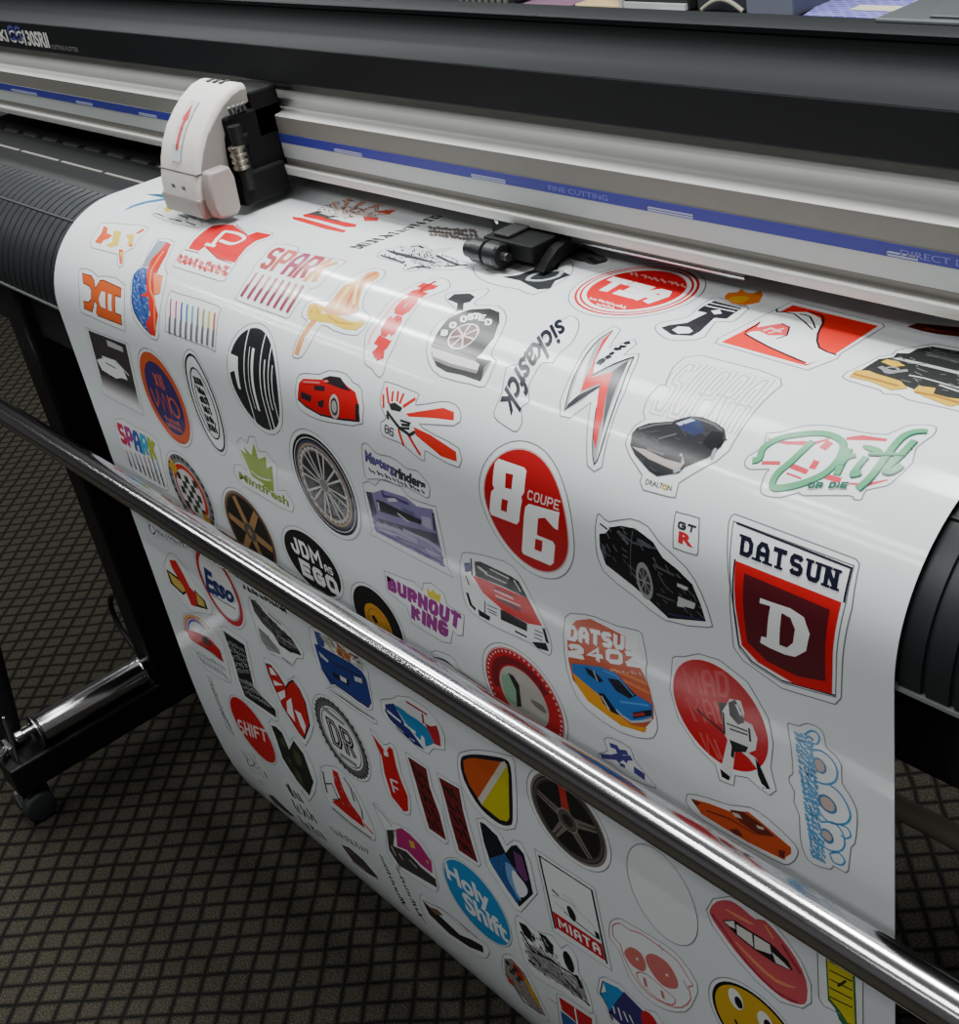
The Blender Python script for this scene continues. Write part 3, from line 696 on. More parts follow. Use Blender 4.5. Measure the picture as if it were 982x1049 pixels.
def block(f, txt, w=0.26, x0=0, y0=0, x1=1, y1=1, gap=0.14, slab=False, slant=0.0, narrow='I', lw=None):
    """bold upright display letters: strokes of width w (share of a letter's width) inside the field f"""
    ws = [0.35 if c in narrow else (1.3 if c in 'MW' else (0.6 if c == ' ' else 1.0)) for c in txt]
    tot = sum(ws)+gap*(len(txt)-1); out = []; x = 0
    H = (y1-y0); 
    def warp(a, b): return f.p(x0+(x1-x0)*(a/tot+slant*(1-b)), y0+H*b)
    # stroke thickness: equal in both directions on the sheet
    p, q = warp(0, 0), warp(1, 0); t = math.dist(p, q)*w
    hy = math.dist(warp(0, 0), warp(0, 1)); my = t/hy/2
    for c, cw in zip(txt, ws):
        for L in GL.get(c, []):
            mx = w/2
            pts = [(x+mx+(cw-2*mx)*a if cw > 2*mx else x+cw/2, my+(1-2*my)*b) for a, b in L]
            closed = len(L) > 2 and L[0] == L[-1]
            if not closed:      # square ends at the cap height and the baseline
                (ax, ay), (bx, by) = pts[0], pts[1]; (cx_, cy_), (dx, dy) = pts[-1], pts[-2]
                if abs(ax-bx) < 1e-6: pts[0] = (ax, ay+(my if ay > by else -my))
                elif abs(ay-by) < 1e-6: pts[0] = (ax+(mx if ax > bx else -mx), ay)
                if abs(cx_-dx) < 1e-6: pts[-1] = (cx_, cy_+(my if cy_ > dy else -my))
                elif abs(cy_-dy) < 1e-6: pts[-1] = (cx_+(mx if cx_ > dx else -mx), cy_)
                sp = [warp(*v) for v in pts]
                out += line(sp, lw or t)
            else: out += line([warp(*v) for v in pts[:-1]], lw or t, True)
            if slab:
                for v, u in ((pts[0], pts[1]), (pts[-1], pts[-2])):
                    if abs(v[0]-u[0]) < abs(v[1]-u[1])*0.6 or c in 'AN':
                        yy = my*0.55 if v[1] < .5 else 1-my*0.55
                        out += line([warp(v[0]-w*1.0, yy), warp(v[0]+w*1.0, yy)], t*0.55)
        x += cw+gap
    return out
def fan(c, r, n=10): return fill([(c[0]+r*math.cos(2*PI*i/n), c[1]+r*math.sin(2*PI*i/n)) for i in range(n)])
def ell(pts, circle=False): return Fr(e=ellfit(pts, circle))
def quad(*c): return Fr(quad=list(c))
def specks(pts, n, w=1.2, ln=0.006, seed=1, ang=0.4):
    """short strokes of fine print scattered inside an outline"""
    p = P(pts); r = random.Random(seed); out = []
    u0, u1 = min(q[0] for q in p), max(q[0] for q in p); s0, s1 = min(q[1] for q in p), max(q[1] for q in p)
    k = 0
    while k < n:
        a, b = r.uniform(u0, u1), r.uniform(s0, s1); inside = False
        for (xa, ya), (xb, yb) in zip(p, p[1:]+p[:1]):
            if (ya > b) != (yb > b) and a < (xb-xa)*(b-ya)/(yb-ya)+xa: inside = not inside
        k += 1
        if inside:
            t = ang+r.uniform(-.5, .5); l = ln*r.uniform(.4, 1)
            out += line([(a-l/2*math.cos(t), b-l/2*math.sin(t)), (a+l/2*math.cos(t), b+l/2*math.sin(t))], w/1000)
    return out
def C(rgb):
    return mat('print_%d_%d_%d' % rgb, rgb, 0.24, spec=0.45)
GRP = 'die-cut stickers on the hanging white vinyl sheet'
NST = [0]
def sticker(label, outline, parts, sm=0, plain_cut=True):
    """outline: sheet points of the cut; parts: [(name, [(rgb, tris), ...]), ...]"""
    NST[0] += 1
    o = smooth(outline, sm) if sm else outline
    c = (sum(a for a, b in o)/len(o), sum(b for a, b in o)/len(o))
    base = [(fill(o), 0.00010, 0)]
    if plain_cut: base.append((line(o, 0.0010, True), 0.00014, 1))
    root = layers_mesh('sticker', base, [M_stick, M_cut], None)
    tag(root, label, 'sticker', GRP)
    off = 0.00018
    for name, lay in parts:
        mats = []; L = []
        for rgb, tris in lay:
            m = C(rgb)
            if m not in mats: mats.append(m)
            L.append((tris, off, mats.index(m))); off += 0.00006
        layers_mesh(name, L, mats, root)
    return root
def layers_mesh(name, layers, mats, parent):
    bm = NB()
    for tris, off, mi in layers:
        prev = set(); k = 0; lt = 0
        for t in tris:
            if abs((t[1][0]-t[0][0])*(t[2][1]-t[0][1])-(t[2][0]-t[0][0])*(t[1][1]-t[0][1])) < 2e-10: continue
            if isinstance(t, LT):
                lt += 1
                if lt % 2: k += 1
            elif prev and not any(q in prev for q in t): k += 1; prev = set()
            prev.update(t); z = off + (k % 9)*0.000006 if len(tris) < 4000 else off
            f = bm.faces.new([bm.verts.new((q[0], q[1], z)) for q in t]); f.material_index = mi
    if not bm.faces: bm.free(); return None
    s0 = min(v.co.y for v in bm.verts); s1 = max(v.co.y for v in bm.verts)
    for sk in SL:
        if s0+1e-6 < sk < s1-1e-6:
            bmesh.ops.bisect_plane(bm, geom=bm.verts[:]+bm.edges[:]+bm.faces[:], dist=1e-7, plane_co=(0, sk, 0), plane_no=(0, 1, 0))
    bm.normal_update()
    fl = [f for f in bm.faces if f.normal.z > 0]
    if fl: bmesh.ops.reverse_faces(bm, faces=fl)
    cu = (min(v.co.x for v in bm.verts)+max(v.co.x for v in bm.verts))/2
    org = parent.location.copy() if parent else sheet_pt(cu, (s0+s1)/2, 0)[0]
    nor = []
    for v in bm.verts:
        p, n = sheet_pt(v.co.x, min(max(v.co.y, 0), SL[-1]-1e-6), v.co.z); v.co = p-org; nor.append(tuple(n))
    me = bpy.data.meshes.new(name); bm.to_mesh(me); bm.free()
    for m in mats: me.materials.append(m)
    for p in me.polygons: p.use_smooth = True
    me.normals_split_custom_set_from_vertices(nor)
    o = bpy.data.objects.new(name, me); COL.objects.link(o)
    if parent: o.parent = parent
    else: o.location = org
    return o
BK = (28, 28, 32); DG = (70, 70, 74); MG = (128, 128, 130); LG = (190, 192, 194); WH = (236, 237, 238)
RD = (205, 32, 38); NV = (36, 40, 92); BL = (48, 128, 196)
def rotspokes(f, n, r0, r1, w0, w1, a0=0):
    out = []
    for k in range(n):
        a = math.radians(a0+360*k/n); c, s = math.cos(a), math.sin(a)
        out += fill([f.p(r0*c-w0*s, r0*s+w0*c), f.p(r1*c-w1*s, r1*s+w1*c), f.p(r1*c+w1*s, r1*s-w1*c), f.p(r0*c+w0*s, r0*s-w0*c)])
    return out
def blocks(f, n, r, w, h, a0=0, a1=360):
    out = []
    for k in range(n):
        a = math.radians(a0+(a1-a0)*k/n); c, s = math.cos(a), math.sin(a)
        out += fill([f.p((r+h*j)*c-w*i*s, (r+h*j)*s+w*i*c) for i, j in ((-1,-1), (1,-1), (1,1), (-1,1))])
    return out

# ---- top rows, over the platen
win('A')
sticker('white sticker with two teal brush strokes, half under the carriage', P([(300,190),(340,140),(420,80),(560,70),(640,110),(560,135),(400,165)]),
 [('brush_stroke', [((30,95,125), poly([(430,93),(520,92),(560,100),(525,112),(470,101)])), ((50,120,165), poly([(318,182),(370,150),(440,128),(560,108),(560,121),(450,138),(380,158)]))])], 2, False)
sticker('small sticker with black script and a yellow spot below the carriage', P([(465,188),(500,168),(540,140),(650,155),(720,235),(700,262),(580,240),(510,215)]),
 [('yellow_spot', [((205,185,60), poly([(530,168),(552,148),(582,150),(575,170),(545,184)], sm=2))]),
  ('lettering', [(DG, stroke([(478,190),(500,193),(530,206)], 2, sm=2)+stroke([(555,215),(585,222),(620,231)], 2.2)+stroke([(640,232),(690,252)], 2)+stroke([(600,195),(650,215),(640,225)], 2)+stroke([(655,200),(690,215)], 3))])], 2)
sticker('orange and yellow playing-card shaped sticker near the left edge, top row', P([(215,238),(250,237),(430,252),(455,266),(390,335),(378,362),(330,388),(326,450),(305,462),(294,440),(298,396),(168,362),(160,335)]),
 [('card_print', [((215,95,55), poly([(182,335),(215,290),(228,252),(248,262),(244,290),(272,300),(250,318),(228,325),(212,345)])+poly([(388,290),(425,264),(432,276),(402,293)])+poly([(343,345),(376,344),(366,360)])+poly([(303,372),(325,372),(322,442),(308,446)])),
   ((215,190,85), poly([(278,276),(318,280),(300,350),(262,362),(238,348),(270,335)])+poly([(338,300),(362,292),(384,300),(372,345),(345,352),(352,325)])+poly([(308,385),(322,385),(318,420)]))])])
win('e2')
f = quad((118,362),(582,482),(545,572),(92,432))
sticker('red slanted sticker with a big white letter P and a row of red print below', P([(60,470),(150,330),(230,225),(330,130),(430,75),(620,75),(760,165),(830,140),(985,170),(960,215),(850,250),(750,320),(620,470),(540,600),(500,610)]),
 [('red_field', [(RD, poly([(205,310),(250,240),(330,165),(420,105),(500,92),(615,92),(745,190),(830,158),(965,182),(930,207),(820,243),(740,302),(632,440),(470,402),(360,292),(300,332)]))]),
  ('lettering', [(WH, stroke([(362,268),(450,288)], 4)+stroke([(425,278),(540,152)], 6)+stroke([(525,152),(640,168),(715,205),(690,240),(600,268),(495,235)], 4.5, sm=3)+stroke([(155,345),(620,462)], 2.5)),
    ((185,60,70), f.scrawl(9, 3, 4, 2)), ((225,120,120), f.scrawl(7, 2, 9, 1))]),
  ('trim_line', [((120,30,35), stroke([(640,100),(745,185)], 1)+stroke([(365,300),(470,400),(600,448)], 1)+stroke([(175,320),(305,352)], 1))])])
win('A')
xp = [(120,490),(165,503),(180,528),(186,565),(200,542),(208,527),(226,525),(316,566),(313,612),(286,602),(286,690),(316,702),(319,750),(200,705),(190,690),(195,650),(181,628),(176,660),(170,685),(130,668),(126,630),(150,636),(165,620),(165,575),(155,555),(125,540)]
sticker('orange sticker shaped like the characters XII with dark edges', P([(105,470),(170,482),(200,508),(235,505),(335,550),(335,765),(310,772),(190,722),(160,705),(112,685),(108,600)]),
 [('lettering', [((215,98,50), poly(xp, [(215,580),(235,585),(237,668),(212,657),(202,620)], [(250,592),(268,598),(268,682),(250,675)])), ((105,55,35), stroke(xp, 1.2, True))])], 2)
sticker('tall sticker of a blue and red carp, beside the orange XII', P([(500,318),(585,335),(535,450),(548,495),(525,600),(505,800),(480,824),(440,795),(380,720),(360,600),(375,500),(430,440),(470,350)]),
 [('fish_print', [((140,150,160), poly([(462,382),(500,325),(555,335),(520,400),(470,455),(420,462)])), ((62,92,160), poly([(368,560),(378,500),(405,470),(440,463),(475,500),(470,600),(455,700),(475,790),(440,765),(395,705),(370,630)], sm=2)),
   ((40,55,105), stroke([(368,600),(380,680),(430,760),(470,800)], 2.5, sm=2)+stroke([(410,520),(420,640)],2)+stroke([(440,490),(440,560)],2)),
   ((120,150,200), specks([(368,560),(378,500),(440,463),(475,500),(455,700),(440,765),(395,705)], 60, 1.6, .007, 3)), ((38,54,112), specks([(368,560),(378,500),(440,463),(475,500),(455,700),(440,765),(395,705)], 40, 1.2, .006, 7)), ((205,55,45), poly([(545,335),(567,345),(542,402),(508,462),(485,520),(480,600),(502,700),(487,807),(465,800),(440,745),(462,700),(452,610),(410,605),(445,585),(445,480),(470,420),(515,375)])),
   ((235,130,85), stroke([(530,380),(490,440),(468,480),(462,570),(485,640),(488,780)], 3.5, sm=3)+poly([(482,490),(527,502),(512,590),(482,600)]))])], 2)
def plug_row(p0, p1, q0, q1, n, cols, w, low=DG):
    hi = []; lo = []
    for i in range(n):
        t = i/(n-1); a = (p0[0]+(p1[0]-p0[0])*t, p0[1]+(p1[1]-p0[1])*t); b = (q0[0]+(q1[0]-q0[0])*t, q0[1]+(q1[1]-q0[1])*t)
        m = ((a[0]+b[0])/2, (a[1]+b[1])/2)
        hi.append((cols[i % len(cols)], stroke([a, m], w*1.1))); lo += stroke([m, b], w*1.35)
    return hi+[(low, lo)]
PC = [(185,95,110),(200,80,130),(70,85,160),(60,120,185),(80,165,175),(120,120,115),(150,160,80),(205,185,80),(190,110,70)]
sticker('sticker of nine thin spark plugs in a row, each tipped another colour', P([(555,592),(600,592),(800,655),(805,700),(790,870),(760,868),(548,785),(540,760)]), [('spark_plugs', plug_row((566,620),(788,690),(559,795),(776,862), 9, PC, 3.0, (110,110,116)))], 2)
win('B')
f = quad((205,308),(545,385),(400,498),(118,412))
sl = []
for ch, k, c in (('S',0,(165,70,75)),('P',1,(190,100,90)),('A',2,(150,60,90)),('R',3,(165,60,75)),('K',4,(225,160,105))):
    sl.append((c, block(f, ch, .30, 0.2*k+0.01, 0, 0.2*k+0.19, 1)))
sticker('sticker with SPARK in red and tan above a row of red spark plugs', P([(210,295),(320,310),(330,340),(540,375),(545,395),(420,510),(380,520),(280,655),(230,655),(20,580),(15,555),(85,440),(100,405),(140,365)]),
 [('lettering', sl), ('spark_plugs', plug_row((115,440),(348,505),(36,558),(266,640), 8, [(170,90,90),(165,80,95),(200,140,95),(160,85,100)], 3.2, (140,60,75)))], 2)
win('e3')
rays = []
for a, b in (((330,85),(370,80)),((425,98),(470,105)),((530,118),(580,125)),((620,150),(680,152)),((600,175),(640,182)),((240,110),(265,100))):
    rays += poly([(300,200), a, b])
sticker('red car sticker with a tan sunburst, far back under the rail', P([(-10,190),(60,170),(200,100),(330,65),(560,90),(700,145),(650,190),(540,225),(420,270),(330,305),(180,280),(0,222)]),
 [('sunburst', [((225,170,150), rays), ((205,75,65), poly([(440,195),(540,205),(530,225),(450,225)])+poly([(500,160),(650,158),(600,182)]))]),
  ('printed_car', [((205,42,45), poly([(60,185),(130,170),(250,215),(400,245),(395,263),(330,262),(150,215),(70,198)])+poly([(-5,197),(60,205),(335,285),(320,298),(200,275),(0,213)])), ((130,118,108), specks([(160,150),(330,85),(620,150),(560,190),(300,215)], 90, 1.5, .010, 5, .2)), ((75,75,72), poly([(90,180),(160,160),(240,185),(280,200),(220,205)])+stroke([(200,205),(290,225)],3)), ((210,208,200), poly([(165,175),(230,165),(280,185),(230,195)]))])], 0, False)
f = quad((345,385),(900,182),(950,200),(415,412))
sticker('narrow strip sticker of black script running back under the rail', P([(315,400),(400,365),(880,175),(980,190),(960,208),(430,418),(370,412)]), [('lettering', [(DG, f.scrawl(16, 1.8, 5, 1)+f.scrawl(12, 2.2, 11, 1))])], 0, False)
sticker('black and grey eagle-like sticker beside the black script strip', P([(528,448),(590,398),(680,392),(760,366),(835,380),(860,402),(1000,392),(960,412),(940,440),(1130,500),(1010,530),(850,525),(740,538),(690,525),(700,495)]),
 [('eagle_print', [((196,198,200), poly([(680,400),(760,376),(830,384),(860,408),(985,396),(900,432),(1000,475),(1050,495),(880,520),(740,480)])), ((60,62,66), specks([(560,440),(680,385),(860,400),(1100,495),(880,520),(740,525)], 110, 1.3, .008, 5, .2)), ((52,54,60), stroke([(590,408),(640,425),(700,440),(800,465),(900,490)], 6, taper=True)+stroke([(550,440),(620,462),(700,488)], 4, taper=True)+stroke([(715,528),(780,512),(870,520)], 4, taper=True)+stroke([(740,385),(790,380),(820,395)], 3)+stroke([(900,440),(980,480),(1040,500)], 3.5)+stroke([(950,510),(1100,500)], 3))])], 2)
win('B')
sticker('gold and tan reclining figure sticker with yellow script across it', P([(760,430),(745,470),(690,500),(655,560),(645,620),(680,655),(672,690),(615,755),(500,730),(440,702),(385,790),(340,862),(300,865),(295,838),(330,740),(365,682),(340,660),(352,612),(390,575),(470,580),(540,490),(640,438),(700,420)]),
 [('figure_print', [((215,150,95), poly([(720,432),(730,455),(700,482),(665,492),(642,530),(625,600),(620,642),(540,655),(470,645),(450,620),(505,560),(550,505),(605,482),(640,468),(668,440)], sm=2)+stroke([(440,640),(385,700),(345,760),(312,852)], 8, sm=3)),
   ((190,110,65), stroke([(690,450),(610,520),(560,620)], 4, sm=3)+stroke([(720,440),(650,470)], 4)+stroke([(640,500),(590,640)], 3)), ((235,200,140), stroke([(580,510),(510,620)], 5)+stroke([(620,500),(600,600)], 4))]),
  ('lettering', [((215,180,55), poly([(365,655),(375,605),(405,590),(455,612),(430,655)])+stroke([(380,650),(440,665),(500,672),(560,700),(620,705),(650,680)], 9, sm=2)+stroke([(560,690),(620,722)], 5)), ((180,140,40), stroke([(385,640),(410,600),(425,650)], 1.5)+stroke([(470,655),(520,690),(600,700)], 1.5))])], 2)
win('e8')
f = quad((885,135),(290,965),(118,850),(650,95))
sticker('long red sticker with bold letters NOSK set on end', P([(850,45),(940,100),(905,170),(700,250),(560,400),(460,560),(380,740),(310,880),(265,1020),(215,1040),(150,955),(82,905),(82,740),(100,600),(230,420),(380,240),(600,110)]),
 [('lettering', [((235,170,170), stroke([(120,720),(150,620),(260,460),(400,290),(540,190)], 3, sm=2)), ((205,38,40), block(f, 'NOSK', .38, 0, .22, 1, .92, gap=.04)), ((150,30,35), f.text('NOSK', 0.0, 0.62, 1, 0.8, bold=0.0)[:0]+stroke([(640,200),(660,160),(800,80)], 3))])], 2)
win('C')
f = ell([(297,712),(318,675),(400,645),(440,670),(425,725),(350,780),(310,765)])
lt = []
for ch, x, y in (('B',272,693),('O',314,655),('O',368,625),('S',405,613),('T',433,611),('E',460,618),('D',493,640)):
    q = quad((x-14,y-17),(x+20,y-13),(x+14,y+18),(x-19,y+14)); lt += block(q, ch, .30)
body = [(210,750),(230,700),(290,620),(330,600),(400,575),(500,570),(548,590),(548,640),(520,720),(455,800),(430,818),(508,833),(452,938),(355,905),(280,890),(230,860),(205,800)]
sticker('black turbocharger sticker with BOOSTED in white letters', P([(275,520),(300,490),(420,480),(490,470),(480,500),(432,530),(430,555),(540,558),(582,610),(560,690),(505,800),(532,832),(520,860),(475,962),(400,950),(250,912),(190,840),(185,740),(240,640),(325,592),(325,570)]),
 [('turbocharger_print', [((48,48,50), poly(body)+poly([(285,525),(320,498),(400,495),(425,512),(400,537),(368,545),(365,580),(332,580),(335,545)])), ((215,216,212), poly([(207,765),(300,795),(430,838),(448,852),(436,885),(300,848),(212,812)])), ((130,130,128), poly([(205,745),(300,775),(430,825),(430,838),(300,795),(206,762)])+stroke([(215,820),(300,855),(436,890)], 3)+poly([(470,870),(500,838),(508,838),(460,925)])),
   ((232,226,222), f.disc(1.0)), ((92,62,62), f.disc(.9)), ((215,200,198), rotspokes(f, 7, .1, .9, .05, .07)+f.disc(.2))]),
  ('lettering', [(WH, lt)])], 2)
win('H')
f = quad((640,62),(352,522),(238,428),(560,-28))
sticker('black handwritten word sticker running down the sheet, left of the lightning bolt', P([(600,-32),(650,-5),(645,50),(612,110),(560,150),(520,205),(470,205),(425,270),(398,330),(402,400),(362,430),(368,500),(340,550),(300,535),(240,492),(226,450),(268,350),(288,230),(350,212),(420,130),(500,60)]),
 [('lettering', [((26,28,42), f.text('sickasfck', 0.02, 0.10, 0.98, 0.95, bold=0.028, shear=0.3, spacing=1.0))])], 2)
win('C')
sticker('black and grey winged sticker under the pinch roller', P([(415,375),(440,340),(560,300),(720,260),(860,300),(915,345),(905,400),(830,450),(720,500),(640,472),(540,455),(450,420)]),
 [('wing_print', [((165,165,163), poly([(450,365),(560,360),(700,310),(760,300),(745,350),(680,382),(600,402),(500,392)])), ((48,50,52), poly([(560,412),(640,402),(720,375),(772,300),(740,280),(800,270),(852,345),(838,372),(905,402),(828,432),(802,470),(740,476),(690,452),(650,430)])), ((165,175,172), stroke([(690,420),(720,400),(800,385),(860,380),(840,410),(760,430),(700,428)], 4, True, 2)), ((120,122,122), stroke([(480,375),(600,380),(720,330)], 3))])], 2)
f = quad((190,155),(430,172),(442,240),(200,205))
sticker('grey printed sticker far back, just left of the pinch roller', P([(180,160),(230,140),(440,160),(450,245),(200,212)]), [('lettering', [((120,112,108), f.scrawl(12, 3, 3, 3))])], 0, False)
win('D')
sticker('dark smudged sticker far back, right of the pinch roller', P([(20,120),(90,95),(240,110),(300,165),(230,195),(120,185)]), [('dark_print', [((95,94,92), poly([(55,120),(100,105),(180,110),(230,135),(282,160),(220,186),(170,172),(120,162)], sm=2)), ((60,60,60), stroke([(190,150),(230,175),(270,165)], 6, sm=2))])], 2, False)
win('e1')
f = ell([(75,240),(120,320),(390,375),(700,345),(880,240),(935,160),(860,90),(560,55),(300,98),(150,165)])
q = quad((345,122),(785,235),(585,302),(222,205)); q2 = quad((200,262),(445,325),(430,345),(185,275)); q3 = quad((440,85),(850,180),(850,205),(440,110))
sticker('round red sticker with large white T3A and a double rim', f.grow(0.005), [('disc', [(RD, f.disc(1)), (WH, f.disc(.955)), (RD, f.disc(.915)), (WH, f.disc(.875)), (RD, f.disc(.80))]),
  ('lettering', [(WH, block(q, 'T3A', .36, gap=.05)), ((235,200,198), q2.scrawl(14, 1.3, 8)+quad((240,300),(360,325),(350,345),(235,318)).scrawl(7,1.2,3)), ((225,150,140), q3.scrawl(9, 1.6, 12))])])
win('D')
sticker('black piston and connecting rod sticker', P([(495,480),(520,450),(640,425),(680,390),(740,345),(790,335),(915,375),(905,400),(850,445),(770,445),(720,515),(640,530),(550,525)]),
 [('piston_print', [((34,34,42), poly([(685,395),(722,370),(765,350),(892,385),(862,402),(822,432),(765,428),(700,490),(662,510),(570,505),(522,472),(560,460),(640,450),(732,405)], [(572,482),(602,466),(650,470),(668,488),(650,498),(600,500)])), (WH, stroke([(725,372),(860,400)], 1.6)+stroke([(745,360),(880,390)], 1.2)+poly([(750,395),(790,390),(800,408),(765,412)]))])], 2)
win('E')
sticker('small orange flame sticker', P([(68,205),(90,178),(140,165),(225,165),(250,180),(235,225),(165,245),(100,240)]), [('flame', [((222,120,40), poly([(80,205),(95,188),(132,185),(145,173),(165,187),(192,190),(218,178),(230,195),(215,225),(160,236),(110,228)])), ((225,165,50), poly([(98,208),(140,200),(180,208),(150,226),(112,222)], sm=2))])], 2, False)
sticker('red slanted rectangle sticker with a white outlined hand', P([(45,380),(60,362),(340,222),(350,222),(690,305),(695,318),(530,420),(515,440),(400,485),(385,480)]),
 [('red_field', [((222,45,38), poly([(70,377),(345,235),(672,315),(512,420),(395,468)]))]),
  ('hand_print', [(WH, poly([(160,348),(200,330),(222,300),(285,262),(400,262),(450,285),(458,315),(440,345),(445,400),(515,427),(397,462),(250,395)])), ((215,75,80), poly([(158,340),(200,322),(300,306),(332,318),(325,352),(250,352),(215,335)])), ((235,190,190), stroke([(230,335),(260,325),(300,340)], 2.5)+stroke([(250,345),(310,325)], 2)),
    ((45,35,40), stroke([(160,345),(250,395),(395,458)], 1.6, sm=2)+stroke([(285,250),(285,262),(350,270),(420,330)], 1.4, sm=2)+stroke([(370,270),(410,280),(430,325)], 1.4, sm=2)+stroke([(400,262),(455,275),(460,305),(440,345),(445,400),(512,427)], 1.6, sm=2)+stroke([(220,300),(160,340)], 1.2)+stroke([(300,306),(332,320),(322,352),(280,365)], 1.2))])])
win('e5')
sticker('black muscle car sticker with yellow flames at the right edge', P([(20,370),(60,330),(200,270),(320,205),(430,190),(470,150),(650,120),(780,100),(1060,150),(1260,200),(1260,690),(1000,660),(880,630),(560,560),(490,520),(360,510),(330,480),(60,400)]),
 [('printed_car', [((44,46,46), poly([(90,362),(200,300),(320,225),(440,210),(470,176),(570,178),(640,140),(760,122),(982,160),(1240,230),(1240,660),(990,610),(840,560),(620,480),(520,440),(360,390)])), ((70,74,72), poly([(700,190),(760,150),(980,190),(1200,250),(1200,300),(960,260)])), ((185,185,180), poly([(430,222),(700,285),(1000,358),(1240,420),(1240,400),(1000,335),(700,262),(480,214)])+stroke([(570,360),(700,385),(1000,470),(1200,530)], 1.6)+stroke([(820,440),(1000,500)], 2)),
   ((130,130,135), Fr(e=ellfit([(300,290),(420,290),(420,370),(340,350),(560,320)], True)).ring(.5, 2)+stroke([(330,290),(420,330),(560,320)], 4, sm=2))]),
  ('flames', [((100,102,104), specks([(440,215),(760,130),(1000,180),(1200,640),(840,560),(520,440)], 90, 1.0, .009, 4, .1)), ((205,165,60), poly([(75,375),(130,318),(240,325),(300,350),(420,385),(500,410),(560,470),(420,485),(250,412)])+poly([(600,490),(650,450),(790,468),(770,515),(900,548),(1000,560),(1200,600),(1200,650),(982,605),(900,620),(700,540)])+poly([(340,252),(385,230),(480,250),(540,285),(440,292)])), ((160,110,45), stroke([(110,350),(300,400),(480,450)], 2.5)+stroke([(620,500),(780,530),(1000,595)], 2.5))])])
win('E')
sticker('dark red sticker mostly hidden under the rail, top right corner', P([(765,318),(820,295),(1040,310),(1040,370),(900,352)]), [('dark_print', [((96,34,26), poly([(782,318),(822,304),(1030,325),(1030,362),(900,347),(840,335)])), ((150,60,40), stroke([(850,325),(1000,345)], 3))])], 0, False)

# ---- left columns
win('px')
f = ell([(257,337.7),(241,346),(236,372),(254,422),(273.5,440),(285,432),(287,418),(281,372)])
sticker('round black sticker cut into bold upright letters JDM', f.grow(0.005), [('lettering', [((40,42,44), f.disc(1)), (WH, f.line([(-.36,-1),(-.36,1)], 1.6)+f.line([(.30,-1),(.30,1)], 1.6)+f.line([(-.03,-.62),(-.03,.62)], 4.5)+f.line([(-.18,-.62),(-.18,.62)], 1)+f.line([(.47,-.5),(.47,1)], 2)+f.line([(.63,-1),(.63,.45)], 1.6)+f.line([(.78,-.45),(.78,1)], 1.6)+f.poly([(-1.05,-.35),(-.62,-.35),(-.62,.3),(-.72,.3),(-.78,-.05),(-1.05,.05)]))])])
win('q4')
gr = [(58,52,56)]
f = quad((378,578),(540,640),(602,915),(448,835))
lay = [((60,55,58), f.poly([(0,0),(1,0),(1,.72),(0,.72)]))]
for k in range(9):
    g = int(75+150*(k/8)); lay.append(((g, g-2, g), f.poly([(0,.70+.033*k),(1,.70+.033*k),(1,.735+.033*k),(0,.735+.033*k)])))
sticker('dark grey rectangle sticker with a white car shape, fading to white below', f.pts([(-.06,-.03),(1.06,-.03),(1.06,1.1),(-.06,1.1)]), [('grey_field', lay), ('lettering', [((185,180,182), poly([(458,618),(528,650),(533,672),(465,645)])), (WH, poly([(418,702),(450,695),(490,708),(530,745),(550,790),(525,780),(500,782),(440,745)])+stroke([(440,690),(500,712),(555,770)], 2)), ((95,90,92), stroke([(455,715),(500,740)], 2))])])
win('F')
f = ell([(350,150),(316,225),(370,430),(440,540),(520,603),(565,560),(545,450),(490,310),(415,190)])
sticker('round orange sticker with a dark blue centre and orange lettering', f.grow(0.004), [('disc', [((205,88,48), f.disc(1)), ((58,46,104), f.disc(.80))]), ('lettering', [((200,92,60), block(f, 'XII', .3, -.25, -.55, .2, -.22, gap=.2)+f.line([(-.62,-.1),(-.55,.3),(-.4,.15),(-.3,-.15),(-.2,.3),(-.05,-.1),(.1,.35),(.2,-.12)], 3)+f.ring(.2, 3, cx=.38, cy=.12)+f.scrawl(8, 1.6, 6, 2, -.35,.42,.4,.7))])])
f = ell([(548,215),(575,168),(640,250),(700,420),(722,590),(695,640),(640,560),(585,420)])
sticker('tall black ringed sticker with a coil of letters inside', f.grow(0.004), [('rings', [((30,30,32), f.ring(.97, 3)), ((30,30,32), f.ring(.72, 2)+f.ring(.52,1.5, a0=40,a1=330))]), ('lettering', [((40,40,42), f.scrawl(5, 2.5, 5, 6, -.30, -.55, .32, .6))])])
f = quad((190,497),(385,590),(402,702),(215,600))
sl = []
for ch, k, c in (('S',0,(200,55,85)),('P',1,(170,70,130)),('A',2,(60,95,165)),('R',3,(75,165,195)),('K',4,(170,180,70))): sl.append((c, block(f, ch, .36, 0.2*k+0.005, 0, 0.2*k+0.195, 1)))
sticker('sticker with SPARK in rainbow colours above thin spark plugs', P([(185,485),(240,492),(290,525),(390,580),(420,690),(450,820),(440,845),(350,800),(270,740),(235,650),(205,600)]), [('lettering', sl), ('spark_plugs', plug_row((240,635),(395,690),(272,725),(436,826), 8, [(190,110,110),(150,110,120),(80,100,130),(120,150,160)], 2.0, (60,60,64)))], 2)
win('e7')
f = ell([(440,250),(560,250),(700,400),(790,650),(815,780),(430,340),(480,500),(540,620)])
